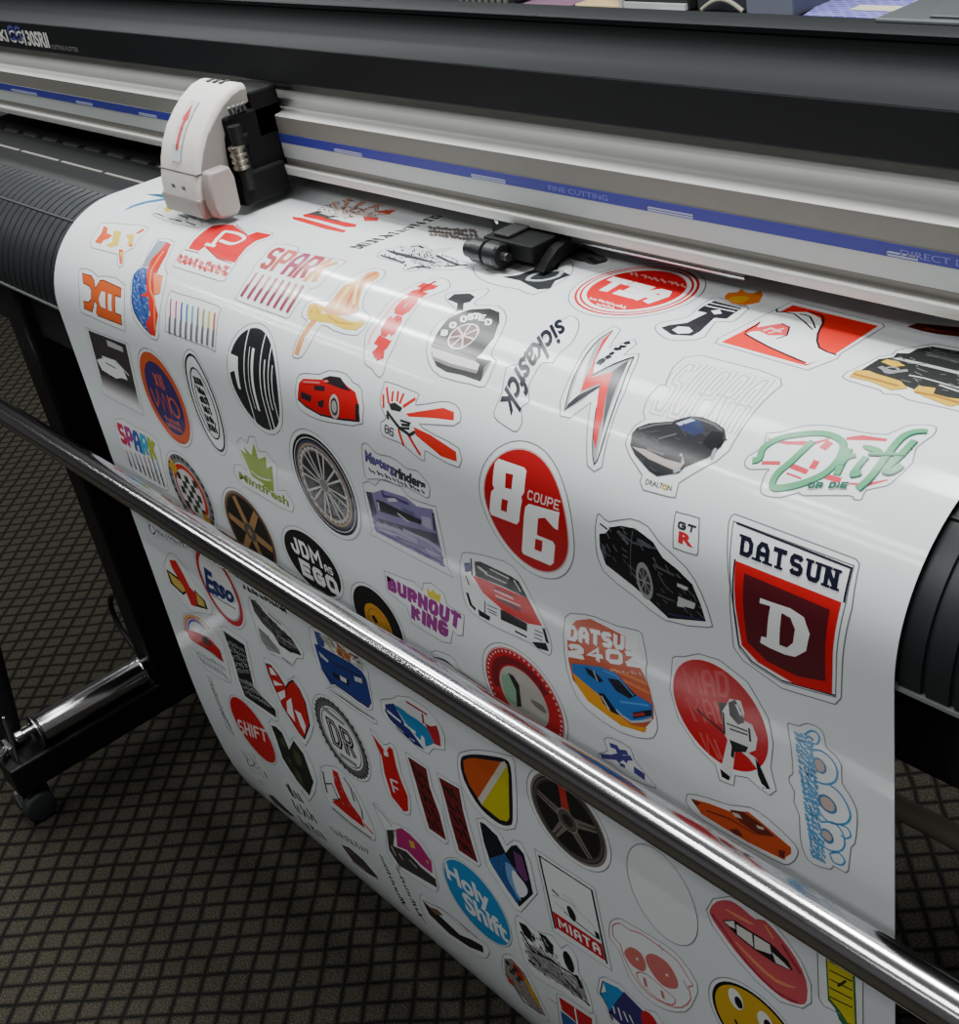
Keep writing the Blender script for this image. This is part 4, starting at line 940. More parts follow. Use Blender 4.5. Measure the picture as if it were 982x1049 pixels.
lay = [((120,122,122), f.disc(1)), ((60,62,70), blocks(f, 26, .92, .06, .05)), ((205,206,204), f.disc(.78)), ((198,48,40), f.ring(.68, 7, a0=200, a1=400)), ((175,40,60), f.ring(.68, 4, a0=100, a1=200)),
 ((55,60,55), sum([f.poly([(-.5+.2*i,-.45+.2*j),(-.3+.2*i,-.45+.2*j),(-.3+.2*i,-.25+.2*j),(-.5+.2*i,-.25+.2*j)]) for i in range(5) for j in range(5) if (i+j) % 2 == 0], [])),
 ((195,150,50), f.poly([(-.85,-.5),(-.5,-.75),(-.35,-.5),(-.6,-.3)])+f.poly([(.25,.45),(.6,.5),(.7,.8),(.35,.85)])), ((215,180,120), f.poly([(-.75,-.7),(-.55,-.8),(-.55,-.65)]))]
sticker('round racing badge sticker with checks, a red arc and gold, beside the chrome bar', f.grow(0.004), [('badge_print', lay)])
win('e6')
f = quad((122,283),(482,478),(502,552),(140,345))
sticker('lime green pointed leaf sticker with green script below', P([(120,82),(150,50),(195,90),(210,40),(250,50),(275,150),(330,148),(370,205),(405,240),(412,432),(470,430),(532,540),(520,586),(430,550),(250,442),(160,392),(98,300),(105,245),(150,250),(195,290),(150,180)]),
 [('leaf', [((140,168,60), poly([(145,130),(188,170),(170,115),(227,178),(240,88),(275,205),(328,185),(335,275),(375,250),(388,440),(340,420),(310,380),(232,330),(205,270),(165,180)])), ((222,226,215), stroke([(225,290),(270,330),(330,355),(365,358)], 2, sm=2))]),
  ('lettering', [((132,158,62), f.text('Mintfresh', bold=0.03, shear=0.2))])])
f = ell([(35,520),(90,445),(160,465),(230,525),(330,680),(395,850),(60,650),(110,780),(180,870)])
def wheel(f, rim, tyre, n, spoke, a0, hub, w=(.11,.085)):
    return [(rim, f.disc(1)), (tyre, f.disc(.87)), (spoke, rotspokes(f, n, .1, .86, w[0], w[1], a0)+f.ring(.5, 1.2)[:0]), (hub, f.disc(.24)), (tyre, f.ring(.17, 1)), (spoke, f.disc(.08))]
sticker('bronze six-spoke wheel sticker cut off by the chrome bar', f.grow(0.004), [('wheel_print', [((128,112,92), f.disc(1)), ((88,58,52), f.disc(.93))]+wheel(f, (70,50,46), (38,36,34), 6, (170,128,84), 10, (96,92,90))[1:])])
win('G')
sticker('red sports car sticker with dark roof', P([(155,225),(160,130),(190,105),(265,110),(310,92),(390,105),(430,150),(470,185),(475,345),(360,346),(260,326),(180,282)]),
 [('printed_car', [((200,30,34), poly([(163,225),(170,150),(190,130),(290,135),(330,118),(370,130),(400,165),(440,195),(455,250),(462,332),(350,318),(260,297),(190,252)])), ((48,40,46), poly([(280,130),(318,117),(368,124),(395,165),(418,192),(370,178),(300,150)])+poly([(180,190),(230,212),(226,243),(178,222)])+poly([(240,163),(292,165),(292,190),(245,185)])+poly([(260,240),(290,230),(285,270),(262,262)])+stroke([(165,228),(200,262),(270,302),(350,322),(460,334)], 2)+poly([(440,250),(458,255),(460,330),(440,325)])),
   ((185,180,178), Fr(e=ellfit([(315,262),(340,205),(362,262),(340,322)])).disc(1)), ((60,56,58), Fr(e=ellfit([(315,262),(340,205),(362,262),(340,322)])).disc(.72)), ((170,168,166), Fr(e=ellfit([(315,262),(340,205),(362,262),(340,322)])).disc(.5)), ((215,110,108), stroke([(190,145),(270,150)], 2)+poly([(285,140),(305,135),(315,145),(300,150)]))])], 2)
f = quad((580,345),(628,372),(622,410),(580,388))
small = sum([stroke([a, b], 3) for a, b in (((600,250),(590,170)),((615,240),(620,190)),((640,240),(645,190)),((652,250),(672,200)),((668,265),(728,225)),((575,270),(574,205)),((645,370),(672,452)),((690,395),(752,497)))], [])
sticker('white racing car sticker with red sun rays and small black 86', P([(590,145),(700,185),(745,208),(728,258),(850,240),(920,255),(946,310),(910,356),(745,346),(820,400),(936,465),(936,556),(820,502),(772,475),(772,522),(740,510),(680,455),(640,432),(570,402),(562,340),(588,320),(558,250),(575,165)]),
 [('sun_rays', [((208,48,42), poly([(680,298),(760,285),(860,270),(912,290),(912,330),(800,318),(695,312)])+poly([(715,360),(800,400),(922,480),(926,528),(850,502),(730,402)])+small)]),
  ('printed_car', [((216,220,218), poly([(590,250),(640,262),(700,320),(725,380),(690,402),(640,362),(595,312)])), ((46,50,50), poly([(600,250),(630,245),(665,270),(655,290),(610,280)])+stroke([(590,285),(615,320),(650,365),(700,400),(725,385)], 3)+stroke([(655,330),(705,345)], 2)+stroke([(660,350),(700,355)], 2.5)+stroke([(655,365),(700,370)], 2)+stroke([(590,300),(600,325)], 3))]),
  ('lettering', [(DG, block(f, '86', .2))])], 2)
f = ell([(137,470),(190,400),(300,450),(400,600),(445,800),(400,885),(280,800),(170,630)])
sticker('large silver multi-spoke wheel sticker with a black tyre, centre left', f.grow(0.005), [('wheel_print', [((24,26,30), f.disc(1)), ((205,206,208), f.ring(.93, 1)), ((62,66,90), f.disc(.88)), ((110,98,86), f.disc(.78, 0.03, 0.05)), ((160,142,120), f.ring(.80, 3)), ((175,175,172), f.ring(.72, 3)), ((46,46,48), f.disc(.66)), ((196,196,192), rotspokes(f, 8, .05, .70, .015, .022, 4)+rotspokes(f, 8, .05, .70, .015, .022, 20)), ((120,122,118), f.disc(.17)), ((205,205,200), f.ring(.14, .8)), ((198,198,200), blocks(f, 30, .73, .03, .03))])])
win('f5')
f = quad((25,72),(462,298),(458,382),(32,212))
sticker('purple and black lettering sticker above the purple car picture', P([(5,40),(50,40),(90,85),(130,110),(190,120),(250,150),(330,210),(400,225),(440,270),(485,330),(488,390),(465,415),(330,340),(260,325),(120,280),(50,285),(20,230)]),
 [('lettering', [((92,86,140), f.text('Masterg', 0, 0, .5, .75, 0.06)), ((62,60,72), f.text('rinders', .5, 0, 1, .75, 0.06)), ((60,60,66), f.scrawl(14, 1.6, 3, 1, .05, .8, 1, 1.05))])], 2)
sticker('purple-tinted car picture sticker with motion streaks', P([(10,310),(100,330),(125,295),(170,285),(240,318),(290,345),(330,400),(400,440),(520,478),(540,520),(625,930),(605,958),(95,690),(78,650)]),
 [('picture_field', [((128,122,165), poly([(32,365),(90,375),(150,358),(320,415),(400,478),(512,500),(600,915),(105,662)])), ((60,54,78), poly([(32,365),(75,378),(112,520),(80,545)])+poly([(80,545),(240,592),(540,668),(556,750),(400,682),(100,575)])+poly([(505,520),(522,530),(535,650),(520,640)])),
   ((92,84,134), specks([(80,545),(556,750),(600,915),(105,662)], 90, 1.1, .010, 5, .25)), ((150,146,184), specks([(80,545),(556,750),(600,915),(105,662)], 70, 1.0, .010, 8, .25)), ((168,164,192), stroke([(110,600),(250,640),(400,720)], 5)+stroke([(130,640),(300,700),(560,830)], 3)+stroke([(300,640),(480,720),(570,790)], 4)+poly([(430,540),(500,560),(512,640),(440,610)])), ((70,62,110), stroke([(140,660),(300,740),(580,880)], 3)+stroke([(250,690),(460,780)], 3)+stroke([(150,365),(160,400),(250,420),(340,460)], 3))]),
  ('printed_car', [((30,28,36), poly([(105,420),(160,440),(300,510),(430,568),(426,600),(280,550),(130,505)])), ((205,205,214), poly([(185,415),(240,415),(270,440),(200,440)])+stroke([(120,440),(130,500)], 2)+stroke([(260,520),(340,580)], 2)), ((96,90,130), stroke([(290,490),(380,530)], 4))])], 2)
# ---- middle
win('H')
sticker('grey and red lightning bolt sticker', P([(825,20),(862,38),(805,130),(930,88),(942,110),(880,165),(955,160),(945,200),(885,350),(805,560),(768,730),(730,752),(695,722),(692,600),(712,405),(610,482),(560,472),(558,400),(620,250),(700,110)]),
 [('bolt', [((165,165,168), poly([(825,42),(760,82),(690,162),(622,290),(580,445),(665,400),(758,318),(742,500),(722,600),(730,716),(762,650),(802,520),(862,350),(930,176),(830,215),(740,262),(720,265),(740,170)])), ((222,224,226), poly([(740,110),(690,175),(635,300),(600,410),(655,370),(672,300),(700,200)])+stroke([(910,195),(850,350),(790,520),(745,690)], 2)), ((80,80,86), poly([(818,252),(905,190),(880,250),(800,450),(770,560),(785,420)])),
   ((212,36,40), poly([(826,45),(775,90),(728,200),(682,290),(665,348),(758,308),(742,430),(725,580),(736,642),(772,480),(822,252),(722,278),(736,190)])), ((34,34,44), poly([(580,446),(600,412),(650,368),(700,345),(758,318),(755,330),(690,372),(620,420)])+stroke([(580,446),(622,290),(690,162),(760,82),(825,42)], .9, sm=2)+stroke([(930,176),(830,212),(722,268)], 2)+stroke([(930,176),(862,350),(802,520),(762,650),(730,716),(722,600),(742,430)], .9, sm=2))]),
  ('lettering', [((30,30,40), quad((740,205),(893,92),(908,112),(752,232)).scrawl(7, 3, 6, 1))])])
win('K')
f = ell([(145,270),(215,140),(310,120),(420,200),(480,340),(500,470),(430,635),(300,590),(180,420)])
c = quad((332,292),(468,340),(460,380),(328,332))
sticker('large round red sticker with white 86 and the word COUPE', f.grow(0.0055), [('disc', [((196,170,170), f.disc(1)), ((178,28,34), f.disc(.975))]),
 ('lettering', [(WH, poly([(207,163),(315,200),(325,215),(315,305),(303,322),(306,338),(294,425),(284,437),(178,396),(170,380),(178,300),(190,288),(183,270),(192,180)], [(238,222),(270,230),(262,292),(235,285)], [(222,330),(248,338),(242,388),(217,378)])+poly([(335,352),(463,388),(457,462),(442,455),(402,410),(374,412),(368,480),(435,508),(444,525),(438,598),(425,610),(312,562),(305,548),(320,365)], [(362,495),(392,505),(388,552),(358,540)])), ((228,190,188), block(c, 'COUPE', .22, gap=.2))])])
win('I')
f = quad((405,148),(868,245),(650,515),(215,405))
sticker('black coupe sticker with tall pale outlined letters behind it', P([(100,560),(115,520),(150,470),(200,440),(190,400),(215,330),(270,270),(300,268),(340,180),(400,128),(480,118),(780,195),(880,235),(886,270),(620,600),(560,650),(480,692),(370,760),(352,832),(320,830),(190,795),(175,755),(185,720),(120,620)]),
 [('lettering', [((176,178,180), block(f, 'SUPRA', .46, gap=.06, lw=.0085)), (WH, block(f, 'SUPRA', .46, gap=.06, lw=.0068)), ((190,192,194), block(f, 'SUPRA', .46, gap=.06, lw=.0022)), (DG, quad((206,738),(337,775),(330,800),(200,765)).text('DRALTON', bold=0.01)), ((190,170,80), quad((290,762),(318,770),(312,796),(286,788)).ring(.4,1.2,cx=.5,cy=.5))]),
  ('printed_car', [((38,38,42), poly([(135,510),(160,482),(220,460),(340,450),(370,440),(430,425),(490,430),(560,460),(600,490),(608,540),(580,582),(520,632),(400,680),(370,710),(260,727),(220,700),(150,620),(125,570)])), ((36,46,84), poly([(352,462),(430,430),(472,435),(502,500),(440,530),(395,500)])), ((176,186,208), poly([(355,462),(430,438),(455,447),(375,474)])), ((170,160,155), poly([(135,578),(200,592),(300,640),(382,662),(388,630),(372,620),(385,612),(400,660),(370,702),(330,690),(220,640)])), ((62,62,68), specks([(160,482),(340,450),(560,460),(600,540),(400,680),(260,720),(150,620)], 50, .9, .01, 4, .1)), ((84,84,88), stroke([(170,490),(250,470),(340,460)], 2)+stroke([(270,540),(360,515)], 1.5)+stroke([(210,590),(300,620)], 2)+stroke([(430,430),(540,465),(590,500)], 1.5)), ((20,20,22), poly([(490,560),(540,500),(590,510),(590,560),(540,600)])), ((150,152,156), stroke([(535,640),(550,600),(560,590)], 2.5)+stroke([(345,705),(380,690)], 3))])], 0)
win('J')
G1 = (92,158,118); G2 = (38,96,78)
def gs(pts, w, sm=4): return [(G2, stroke([(a+2, b+4) for a, b in pts], w+.8, sm=sm)), (G1, stroke(pts, w, sm=sm))]
lay = []
for pts, w in (([(95,288),(128,278),(150,225),(230,180),(330,162),(430,158),(500,178),(530,215),(505,285),(440,350),(340,395),(240,418),(190,410),(215,350),(290,285),(385,195)], 4.6), ([(560,232),(530,290),(497,358)], 4.6), ([(520,310),(550,275),(590,262)], 3.2), ([(640,272),(592,330),(578,355),(618,345)], 4.2), ([(932,150),(872,153),(812,180),(735,270),(665,365),(600,425)], 4.8), ([(872,195),(805,265),(735,333),(765,342),(812,312)], 4.6), ([(650,258),(740,260),(830,262)], 2)): lay += gs(pts, w)
sticker('green script sticker reading Drift over red swirls, OR DIE below', P([(58,310),(75,270),(150,222),(165,160),(230,155),(350,122),(480,125),(600,150),(740,165),(830,125),(920,118),(975,130),(960,170),(880,230),(862,300),(790,370),(740,410),(640,432),(620,475),(580,475),(560,457),(340,457),(320,442),(230,466),(150,455),(135,420),(160,350),(175,330),(90,332)]),
 [('red_swirl', [((205,70,85), stroke([(170,185),(260,205),(400,205),(470,180)], 3, sm=2, taper=True)+poly([(258,200),(340,195),(420,205),(340,215)])+stroke([(545,185),(620,180),(740,192)], 5, taper=True)+stroke([(430,235),(470,200)], 6)+stroke([(140,300),(230,302)], 3)+stroke([(270,310),(360,345)], 4)+stroke([(260,350),(330,375)], 1.5)+stroke([(380,330),(405,290)], 5)+stroke([(430,360),(480,375),(520,385)], 4)+stroke([(560,400),(650,405),(745,382)], 2.5, taper=True)+stroke([(830,215),(862,240)], 1.5))]),
  ('lettering', lay+[(G1, Fr(e=ellfit([(640,238),(665,222),(698,232),(665,248)])).disc(1)), (G2, block(quad((370,395),(562,395),(548,425),(360,425)), 'OR DIE', .28))])], 2)
win('K')
sticker('white race car sticker seen from the front with red bonnet and black windscreen', P([(75,550),(230,588),(290,640),(340,730),(420,900),(426,976),(400,976),(340,932),(230,882),(170,852),(90,800),(60,740),(45,630),(50,570)]),
 [('printed_car', [((202,40,36), poly([(98,650),(150,668),(330,745),(390,862),(330,850),(230,798),(140,722)])), ((38,38,42), poly([(105,588),(130,588),(260,650),(292,672),(330,745),(220,692),(110,652)])+poly([(214,788),(326,850),(326,882),(216,832)])+stroke([(75,720),(90,770),(110,790)], 4)+poly([(120,788),(172,820),(168,838),(125,815)])+poly([(345,925),(405,930),(418,966),(370,952)])+stroke([(395,870),(412,930)], 4)+stroke([(90,575),(96,650)], 2)+stroke([(275,880),(325,905)], 2)),
   ((200,202,202), stroke([(120,610),(160,640)], 3)+stroke([(170,620),(250,660)], 1.5)+stroke([(150,640),(240,680)], 1.5)+stroke([(270,665),(300,715)], 2)), ((42,52,110), poly([(62,595),(85,592),(92,630),(68,636)])), ((110,30,34), stroke([(190,700),(280,740)], 2)+stroke([(200,745),(300,795)], 5)), ((230,190,188), stroke([(190,712),(270,748)], 2.5)+stroke([(195,735),(300,780)], 2)),
   ((90,92,92), stroke([(160,770),(205,790)], 1.2)+stroke([(160,785),(200,805)], 1.2)+stroke([(165,798),(200,815)], 1.2)+stroke([(358,875),(392,890)], 1.2)+stroke([(358,890),(392,905)], 1.2)+stroke([(358,905),(390,920)], 1.2)+stroke([(150,755),(150,805)], 1.2)+stroke([(70,650),(85,690)], 2))])], 2)
win('L')
f = Fr(e=ellfit([(205,250),(230,218),(258,290),(235,332),(208,300)]))
sticker('black sports car sticker with rear wing, facing right', P([(70,60),(85,60),(110,80),(180,70),(240,95),(280,150),(370,235),(420,320),(452,410),(440,432),(300,410),(200,332),(90,242),(66,150)]),
 [('printed_car', [((26,26,28), poly([(78,120),(100,118),(115,98),(150,93),(200,103),(258,148),(290,200),(340,240),(390,290),(415,350),(435,412),(310,402),(250,345),(190,292),(100,222),(80,165)])+stroke([(80,86),(105,105)], 1.5)), ((78,80,84), stroke([(140,110),(190,150),(270,170)], 1.6)+stroke([(150,120),(175,155)], 3)+stroke([(205,140),(250,165)], 3)+stroke([(190,110),(185,260)], 1)+stroke([(260,225),(330,260)], 2)+stroke([(270,320),(330,345)], 1.6)+poly([(85,150),(100,165),(100,205),(88,190)])), ((96,98,102), specks([(115,98),(200,103),(290,200),(390,290),(430,400),(310,390),(190,290),(90,180)], 90, .9, .008, 4, .6)), ((148,150,150), f.disc(1)), ((60,60,62), f.disc(.72)), ((140,142,142), rotspokes(f, 8, 0, .7, .05, .05)+f.disc(.15)), ((190,192,192), poly([(340,284),(378,300),(372,310),(340,296)])+poly([(343,328),(402,352),(396,370),(343,355)])+poly([(340,345),(360,345),(365,365),(340,360)])), ((40,42,72), stroke([(310,385),(425,405)], 2))])], 2)
sticker('small sticker with grey GT over a red R', P([(332,56),(345,50),(405,66),(413,80),(409,178),(395,190),(335,170),(325,155)]), [('lettering', [((46,52,56), block(quad((343,76),(404,95),(398,120),(340,103)), 'GT', .22)), ((196,42,52), quad((345,110),(391,125),(393,168),(342,150)).text('R', bold=0.05))])], 2)
sp = [(528,78),(932,228),(905,350),(870,666),(800,650),(690,618),(590,555),(548,505),(535,400)]
sticker('large shield sticker with dark block letters on top and a white D on maroon', P([(520,62),(532,54),(938,205),(950,222),(925,370),(888,670),(868,692),(690,636),(560,545),(528,500),(516,300),(512,80)]),
 [('shield', [((112,114,116), stroke(sp, .9, True)), ((34,36,48), stroke([(538,84),(924,236),(898,350)], 1.6)+stroke([(533,205),(545,490),(590,548),(690,612),(868,660)], 1.3)), ((205,30,34), poly([(535,210),(890,350),(858,655),(730,622),(610,550),(556,492)])), ((88,26,34), poly([(564,252),(852,375),(836,612),(740,595),(640,545),(574,480)]))]),
  ('lettering', [((24,26,44), block(quad((556,122),(886,242),(874,312),(548,190)), 'DATSUN', .31, slab=True, gap=.28)), (WH, poly([(618,335),(645,345),(720,370),(765,400),(784,455),(772,512),(735,530),(700,522),(650,500),(618,482),(622,462),(640,466),(652,362),(616,352)], [(690,385),(720,402),(735,440),(728,485),(708,500),(682,490)]))])])
win('N')
sticker('purple BURNOUT KING lettering sticker with a small yellow crown', P([(505,195),(600,232),(640,245),(680,285),(685,250),(720,250),(780,300),(792,350),(872,400),(865,492),(840,492),(820,470),(810,527),(770,520),(630,432),(610,360),(520,290)]),
 [('lettering', [((152,58,138), block(quad((518,220),(860,395),(850,467),(524,282)), 'BURNOUT', .38, gap=.1)+block(quad((630,350),(803,440),(796,502),(630,412)), 'KING', .38, gap=.1))]), ('crown', [((215,200,80), poly([(700,268),(716,292),(730,280),(745,300),(766,305),(760,342),(705,312)]))])])
f = ell([(368,300),(400,270),(480,300),(560,420),(590,500),(365,350)], True); g = ell([(415,380),(440,350),(490,375),(535,455)], True)
sticker('black record-like disc sticker with a gold centre, cut off by the bar', f.grow(0.004), [('disc', [((26,26,28), f.disc(1)), ((205,148,48), g.disc(1)), ((165,115,40), g.ring(.72, 1.5)), ((30,28,26), g.poly([(-.45,-.2),(-.2,-.35),(0,-.05),(-.25,.15)]))])])
f = ell([(45,62),(90,20),(180,50),(270,160),(305,280),(285,318),(150,240),(70,130)])
sticker('round black sticker with rough white JDM AS EGO letters', f.grow(0.0045), [('disc', [((26,26,28), f.disc(1))]), ('lettering', [(WH, block(f, 'JDM', .30, -.70, -.62, .42, -.03)+block(f, 'AS', .28, .48, -.24, .78, .02)+block(f, 'EGO', .30, -.55, .10, .82, .70))])])
win('O')
sticker('sticker of a blue coupe on orange with blocky white lettering above it', P([(485,95),(540,78),(620,90),(720,132),(820,155),(840,190),(860,300),(855,370),(905,560),(900,632),(860,652),(740,622),(580,512),(515,410),(480,250)]),
 [('orange_field', [((190,88,58), poly([(495,205),(500,150),(535,108),(600,100),(662,130),(760,180),(780,240),(840,350),(872,420),(888,500),(890,560),(850,606),(760,582),(600,482),(520,382),(500,292)])), ((218,150,52), poly([(520,350),(560,380),(640,450),(700,520),(790,590),(860,605),(850,625),(740,590),(590,480),(540,410)])), ((215,125,70), stroke([(700,330),(860,400)], 3)+stroke([(750,380),(870,440)], 3)+stroke([(520,250),(560,290)], 4))]),
  ('lettering', [(WH, block(quad((497,128),(815,190),(812,252),(497,200)), 'DATSUN', .34, gap=.12)+block(quad((500,215),(840,258),(845,330),(500,275)), '240Z', .22, gap=.2)), ((215,170,140), quad((690,330),(840,350),(840,362),(690,345)).scrawl(8, 1.2, 4))]),
  ('printed_car', [((46,108,180), poly([(515,305),(560,308),(650,320),(720,350),(800,440),(882,490),(886,545),(800,582),(700,520),(640,450),(560,382),(520,345)])), ((26,30,44), poly([(575,320),(620,340),(662,385),(640,390),(590,352)])+poly([(678,370),(740,380),(812,450),(780,465),(720,430)])+poly([(795,530),(882,515),(882,542),(800,562)])+poly([(640,440),(665,445),(735,545),(700,530),(660,490)])), ((176,188,200), stroke([(720,520),(790,575),(885,560)], 2.2, sm=2)+stroke([(652,455),(690,520)], 2)+stroke([(615,335),(635,385)], 1.5)), ((150,50,54), stroke([(800,545),(850,535)], 3)), ((82,150,212), stroke([(660,335),(720,360),(800,450)], 1.5)+stroke([(740,480),(870,495)], 2))])], 2)
f = ell([(122,300),(160,240),(220,230),(330,310),(430,450),(490,600),(125,360)], True)
sticker('red gauge-like round sticker with grey dial, half behind the bar', f.grow(0.004), [('dial', [((186,34,42), f.disc(1)), ((120,32,40), f.ring(.74, 9, a0=170, a1=330)), ((222,190,190), blocks(f, 34, .92, .022, .022, 150, 400)+f.ring(.98, .8)), ((182,178,172), f.disc(.62)), ((140,178,150), poly([(195,362),(232,348),(268,420),(262,498),(215,472)])), ((44,46,46), poly([(225,348),(250,362),(275,405),(288,505),(266,505),(262,430)])+poly([(322,468),(390,500),(400,540),(330,500)])[:0]), ((120,118,116), poly([(330,470),(385,500),(400,540),(345,500)], sm=2))])])
sticker('small blue ink figure sticker just above the bar, left of the samurai', P([(662,655),(700,648),(785,695),(800,745),(875,842),(900,880),(780,830),(700,770),(645,740),(640,720),(680,710)]), [('figure_print', [((74,68,140), stroke([(690,680),(720,690),(740,730),(770,760)], 5)+stroke([(650,732),(720,740),(790,740)], 5)+stroke([(720,710),(770,715)], 5)+stroke([(800,795),(850,830)], 8)+stroke([(735,770),(760,780)], 4)+poly([(700,725),(740,715),(760,745),(730,765)]))])], 2)
win('N')
sticker('sliver of a sticker with a black curve, peeping out above the bar', P([(720,570),(780,575),(830,605),(860,660),(980,745),(940,760),(800,680)]), [('black_curve', [((60,60,64), stroke([(733,592),(770,602),(800,618),(828,642)], 2.5, sm=2, taper=True)), ((150,60,80), stroke([(830,645),(900,690),(975,738)], 1.2))])], 2)
win('P')
f = ell([(112,200),(180,95),(260,100),(400,230),(480,400),(400,530),(200,400),(130,300)])
tq = quad((140,118),(322,140),(330,238),(172,228)); t2 = quad((150,230),(310,262),(330,345),(195,330)); 
sticker('round red sticker with a white robed swordsman and pale letters', P([(108,85),(120,78),(150,80),(210,70),(290,95),(400,180),(480,320),(498,420),(488,510),(510,600),(485,622),(440,590),(400,552),(350,545),(345,582),(290,560),(275,505),(200,430),(130,320),(98,210)]),
 [('disc', [((190,28,36), f.disc(1))]), ('lettering', [((206,88,84), block(tq, 'MAD', .26, gap=.16)+block(t2, 'MAN', .26, gap=.16)+stroke([(215,375),(250,460),(240,380),(290,480)], 2.5)+stroke([(270,400),(300,480)], 2.5))]),
  ('swordsman_print', [((214,214,212), poly([(330,243),(372,250),(387,300),(382,328),(418,348),(438,400),(430,442),(402,452),(432,472),(462,540),(487,590),(455,596),(440,520),(402,470),(352,430),(345,500),(335,562),(293,530),(300,500),(322,402),(305,372),(300,300)])), ((26,26,30), poly([(325,258),(350,245),(375,290),(388,340),(362,346),(330,310)])+poly([(284,256),(322,262),(302,292),(298,322)])+poly([(328,400),(402,430),(392,450),(345,447)])+poly([(428,470),(446,500),(472,560),(487,596),(460,592),(440,540)])+poly([(293,518),(332,548),(327,562),(300,548)])+stroke([(200,283),(255,330),(312,378)], 2)+stroke([(318,340),(400,372)], 1.5)+stroke([(330,360),(400,385)], 1.5)+stroke([(345,420),(340,470)], 3)+stroke([(305,300),(310,380)], 2)+stroke([(405,360),(410,410)], 2)), (WH, stroke([(355,265),(375,310)], 2)+stroke([(445,570),(470,592)], 2))])])
sticker('orange coupe sticker resting against the upper edge of the bar', P([(165,615),(250,630),(330,655),(410,665),(480,710),(580,805),(592,850),(560,888),(500,870),(300,760),(180,680)]),
 [('printed_car', [((196,78,40), poly([(178,632),(250,650),(330,680),(400,680),(450,720),(520,780),(567,820),(567,845),(547,860),(542,872),(500,852),(400,802),(300,742),(220,692)])), ((104,42,34), poly([(328,672),(380,680),(450,728),(505,778),(440,772),(370,722)])+poly([(180,634),(220,650),(200,662)])+stroke([(240,680),(330,710),(430,770)], 1.5)+poly([(330,752),(360,750),(385,782),(350,772)])+poly([(520,830),(545,835),(540,865),(520,855)])), ((208,190,180), poly([(338,682),(365,690),(380,710),(350,700)])+poly([(432,732),(462,742),(462,752),(438,745)]))])], 2)
win('e4')
BU = (78,148,198)
rings_ = stroke([(150,130),(185,105),(225,115),(242,155),(225,190),(190,180)], 1.6, sm=3)+stroke([(205,230),(255,235),(320,290),(355,370),(340,430),(280,445),(205,420)], 1.8, sm=3)+stroke([(300,445),(360,490),(410,560),(438,640),(415,690),(355,700),(290,680),(240,620)], 1.8, sm=3)+stroke([(250,690),(330,690),(385,750),(402,830),(370,870),(300,860),(250,820)], 1.6, sm=3)+stroke([(365,700),(420,725),(440,775),(410,795),(375,775)], 1.6, sm=3)+stroke([(310,880),(365,880),(402,930),(380,955),(330,935),(305,880)], 1.6, sm=3)
cores = [((74,124,168), Fr(e=ellfit([(205,330),(240,285),(288,350),(265,378),(225,365)])).disc(1)+Fr(e=ellfit([(235,520),(280,510),(355,600),(330,628),(262,600)])).disc(1)+Fr(e=ellfit([(250,745),(280,732),(335,790),(310,815),(262,795)])).disc(1))]
cores.append(((190,172,160), Fr(e=ellfit([(214,330),(242,298),(276,350),(258,368),(228,355)])).disc(1)+Fr(e=ellfit([(250,535),(285,525),(340,600),(322,612),(270,590)])).disc(1)+Fr(e=ellfit([(260,750),(282,744),(322,790),(305,802),(270,785)])).disc(1)))
f = quad((80,105),(200,130),(285,950),(190,905))
sticker('tall pale blue bubble script sticker set on end near the right edge', P([(40,70),(60,60),(110,75),(160,58),(230,80),(270,130),(285,210),(340,260),(380,330),(385,440),(430,510),(475,600),(480,700),(465,830),(440,850),(425,990),(390,995),(330,960),(310,985),(200,950),(150,890),(120,780),(115,650),(80,560),(85,490),(50,430),(55,390),(75,370),(60,200)]),
 [('bubble_lettering', [(BU, rings_)]+cores), ('lettering', [((96,156,200), f.scrawl(4, 1.6, 3, 24)+f.scrawl(3, 1.4, 21, 20))])], 2)
# ---- below the bar, left
win('e7')
sticker('white sticker with small black script, left edge below the bar', P([(255,770),(300,770),(420,870),(580,950),(570,985),(400,920),(290,860)]), [('lettering', [((48,66,72), stroke([(272,785),(270,830),(300,870),(320,850),(290,800)], 2, sm=2)+quad((320,830),(550,940),(570,985),(330,880)).scrawl(9, 2, 7, 1))])], 2)
win('M')
sticker('red lizard sticker over yellow letters, at the left edge', P([(140,215),(175,215),(225,280),(270,350),(330,420),(345,485),(300,480),(240,465),(180,390),(125,300)]), [('lettering', [((30,30,26), poly([(134,278),(200,325),(245,372),(214,398),(155,345)])+poly([(262,372),(312,425),(326,466),(275,450)])), ((205,180,90), poly([(144,292),(195,332),(236,374),(210,386),(165,345)])+poly([(270,384),(306,428),(314,455),(280,440)]))]), ('lizard_print', [((202,38,40), poly([(148,235),(178,240),(212,300),(242,360),(276,400),(274,452),(250,442),(215,362),(160,272)]))])], 2)
f = ell([(268,230),(285,300),(330,400),(400,500),(460,545),(488,510),(470,420),(415,300)])
sticker('white oval sticker with a red rim and navy script inside', f.grow(0.004), [('rim', [((190,36,46), f.disc(1)), ((228,230,230), f.disc(.86)), ((58,60,104), f.ring(.83, 1, a0=-20, a1=190))]), ('lettering', [((42,50,112), quad((300,262),(442,372),(448,440),(322,382)).text('Esso', bold=0.05, shear=.1)+stroke([(345,395),(400,430),(452,460)], 2, sm=2))])])
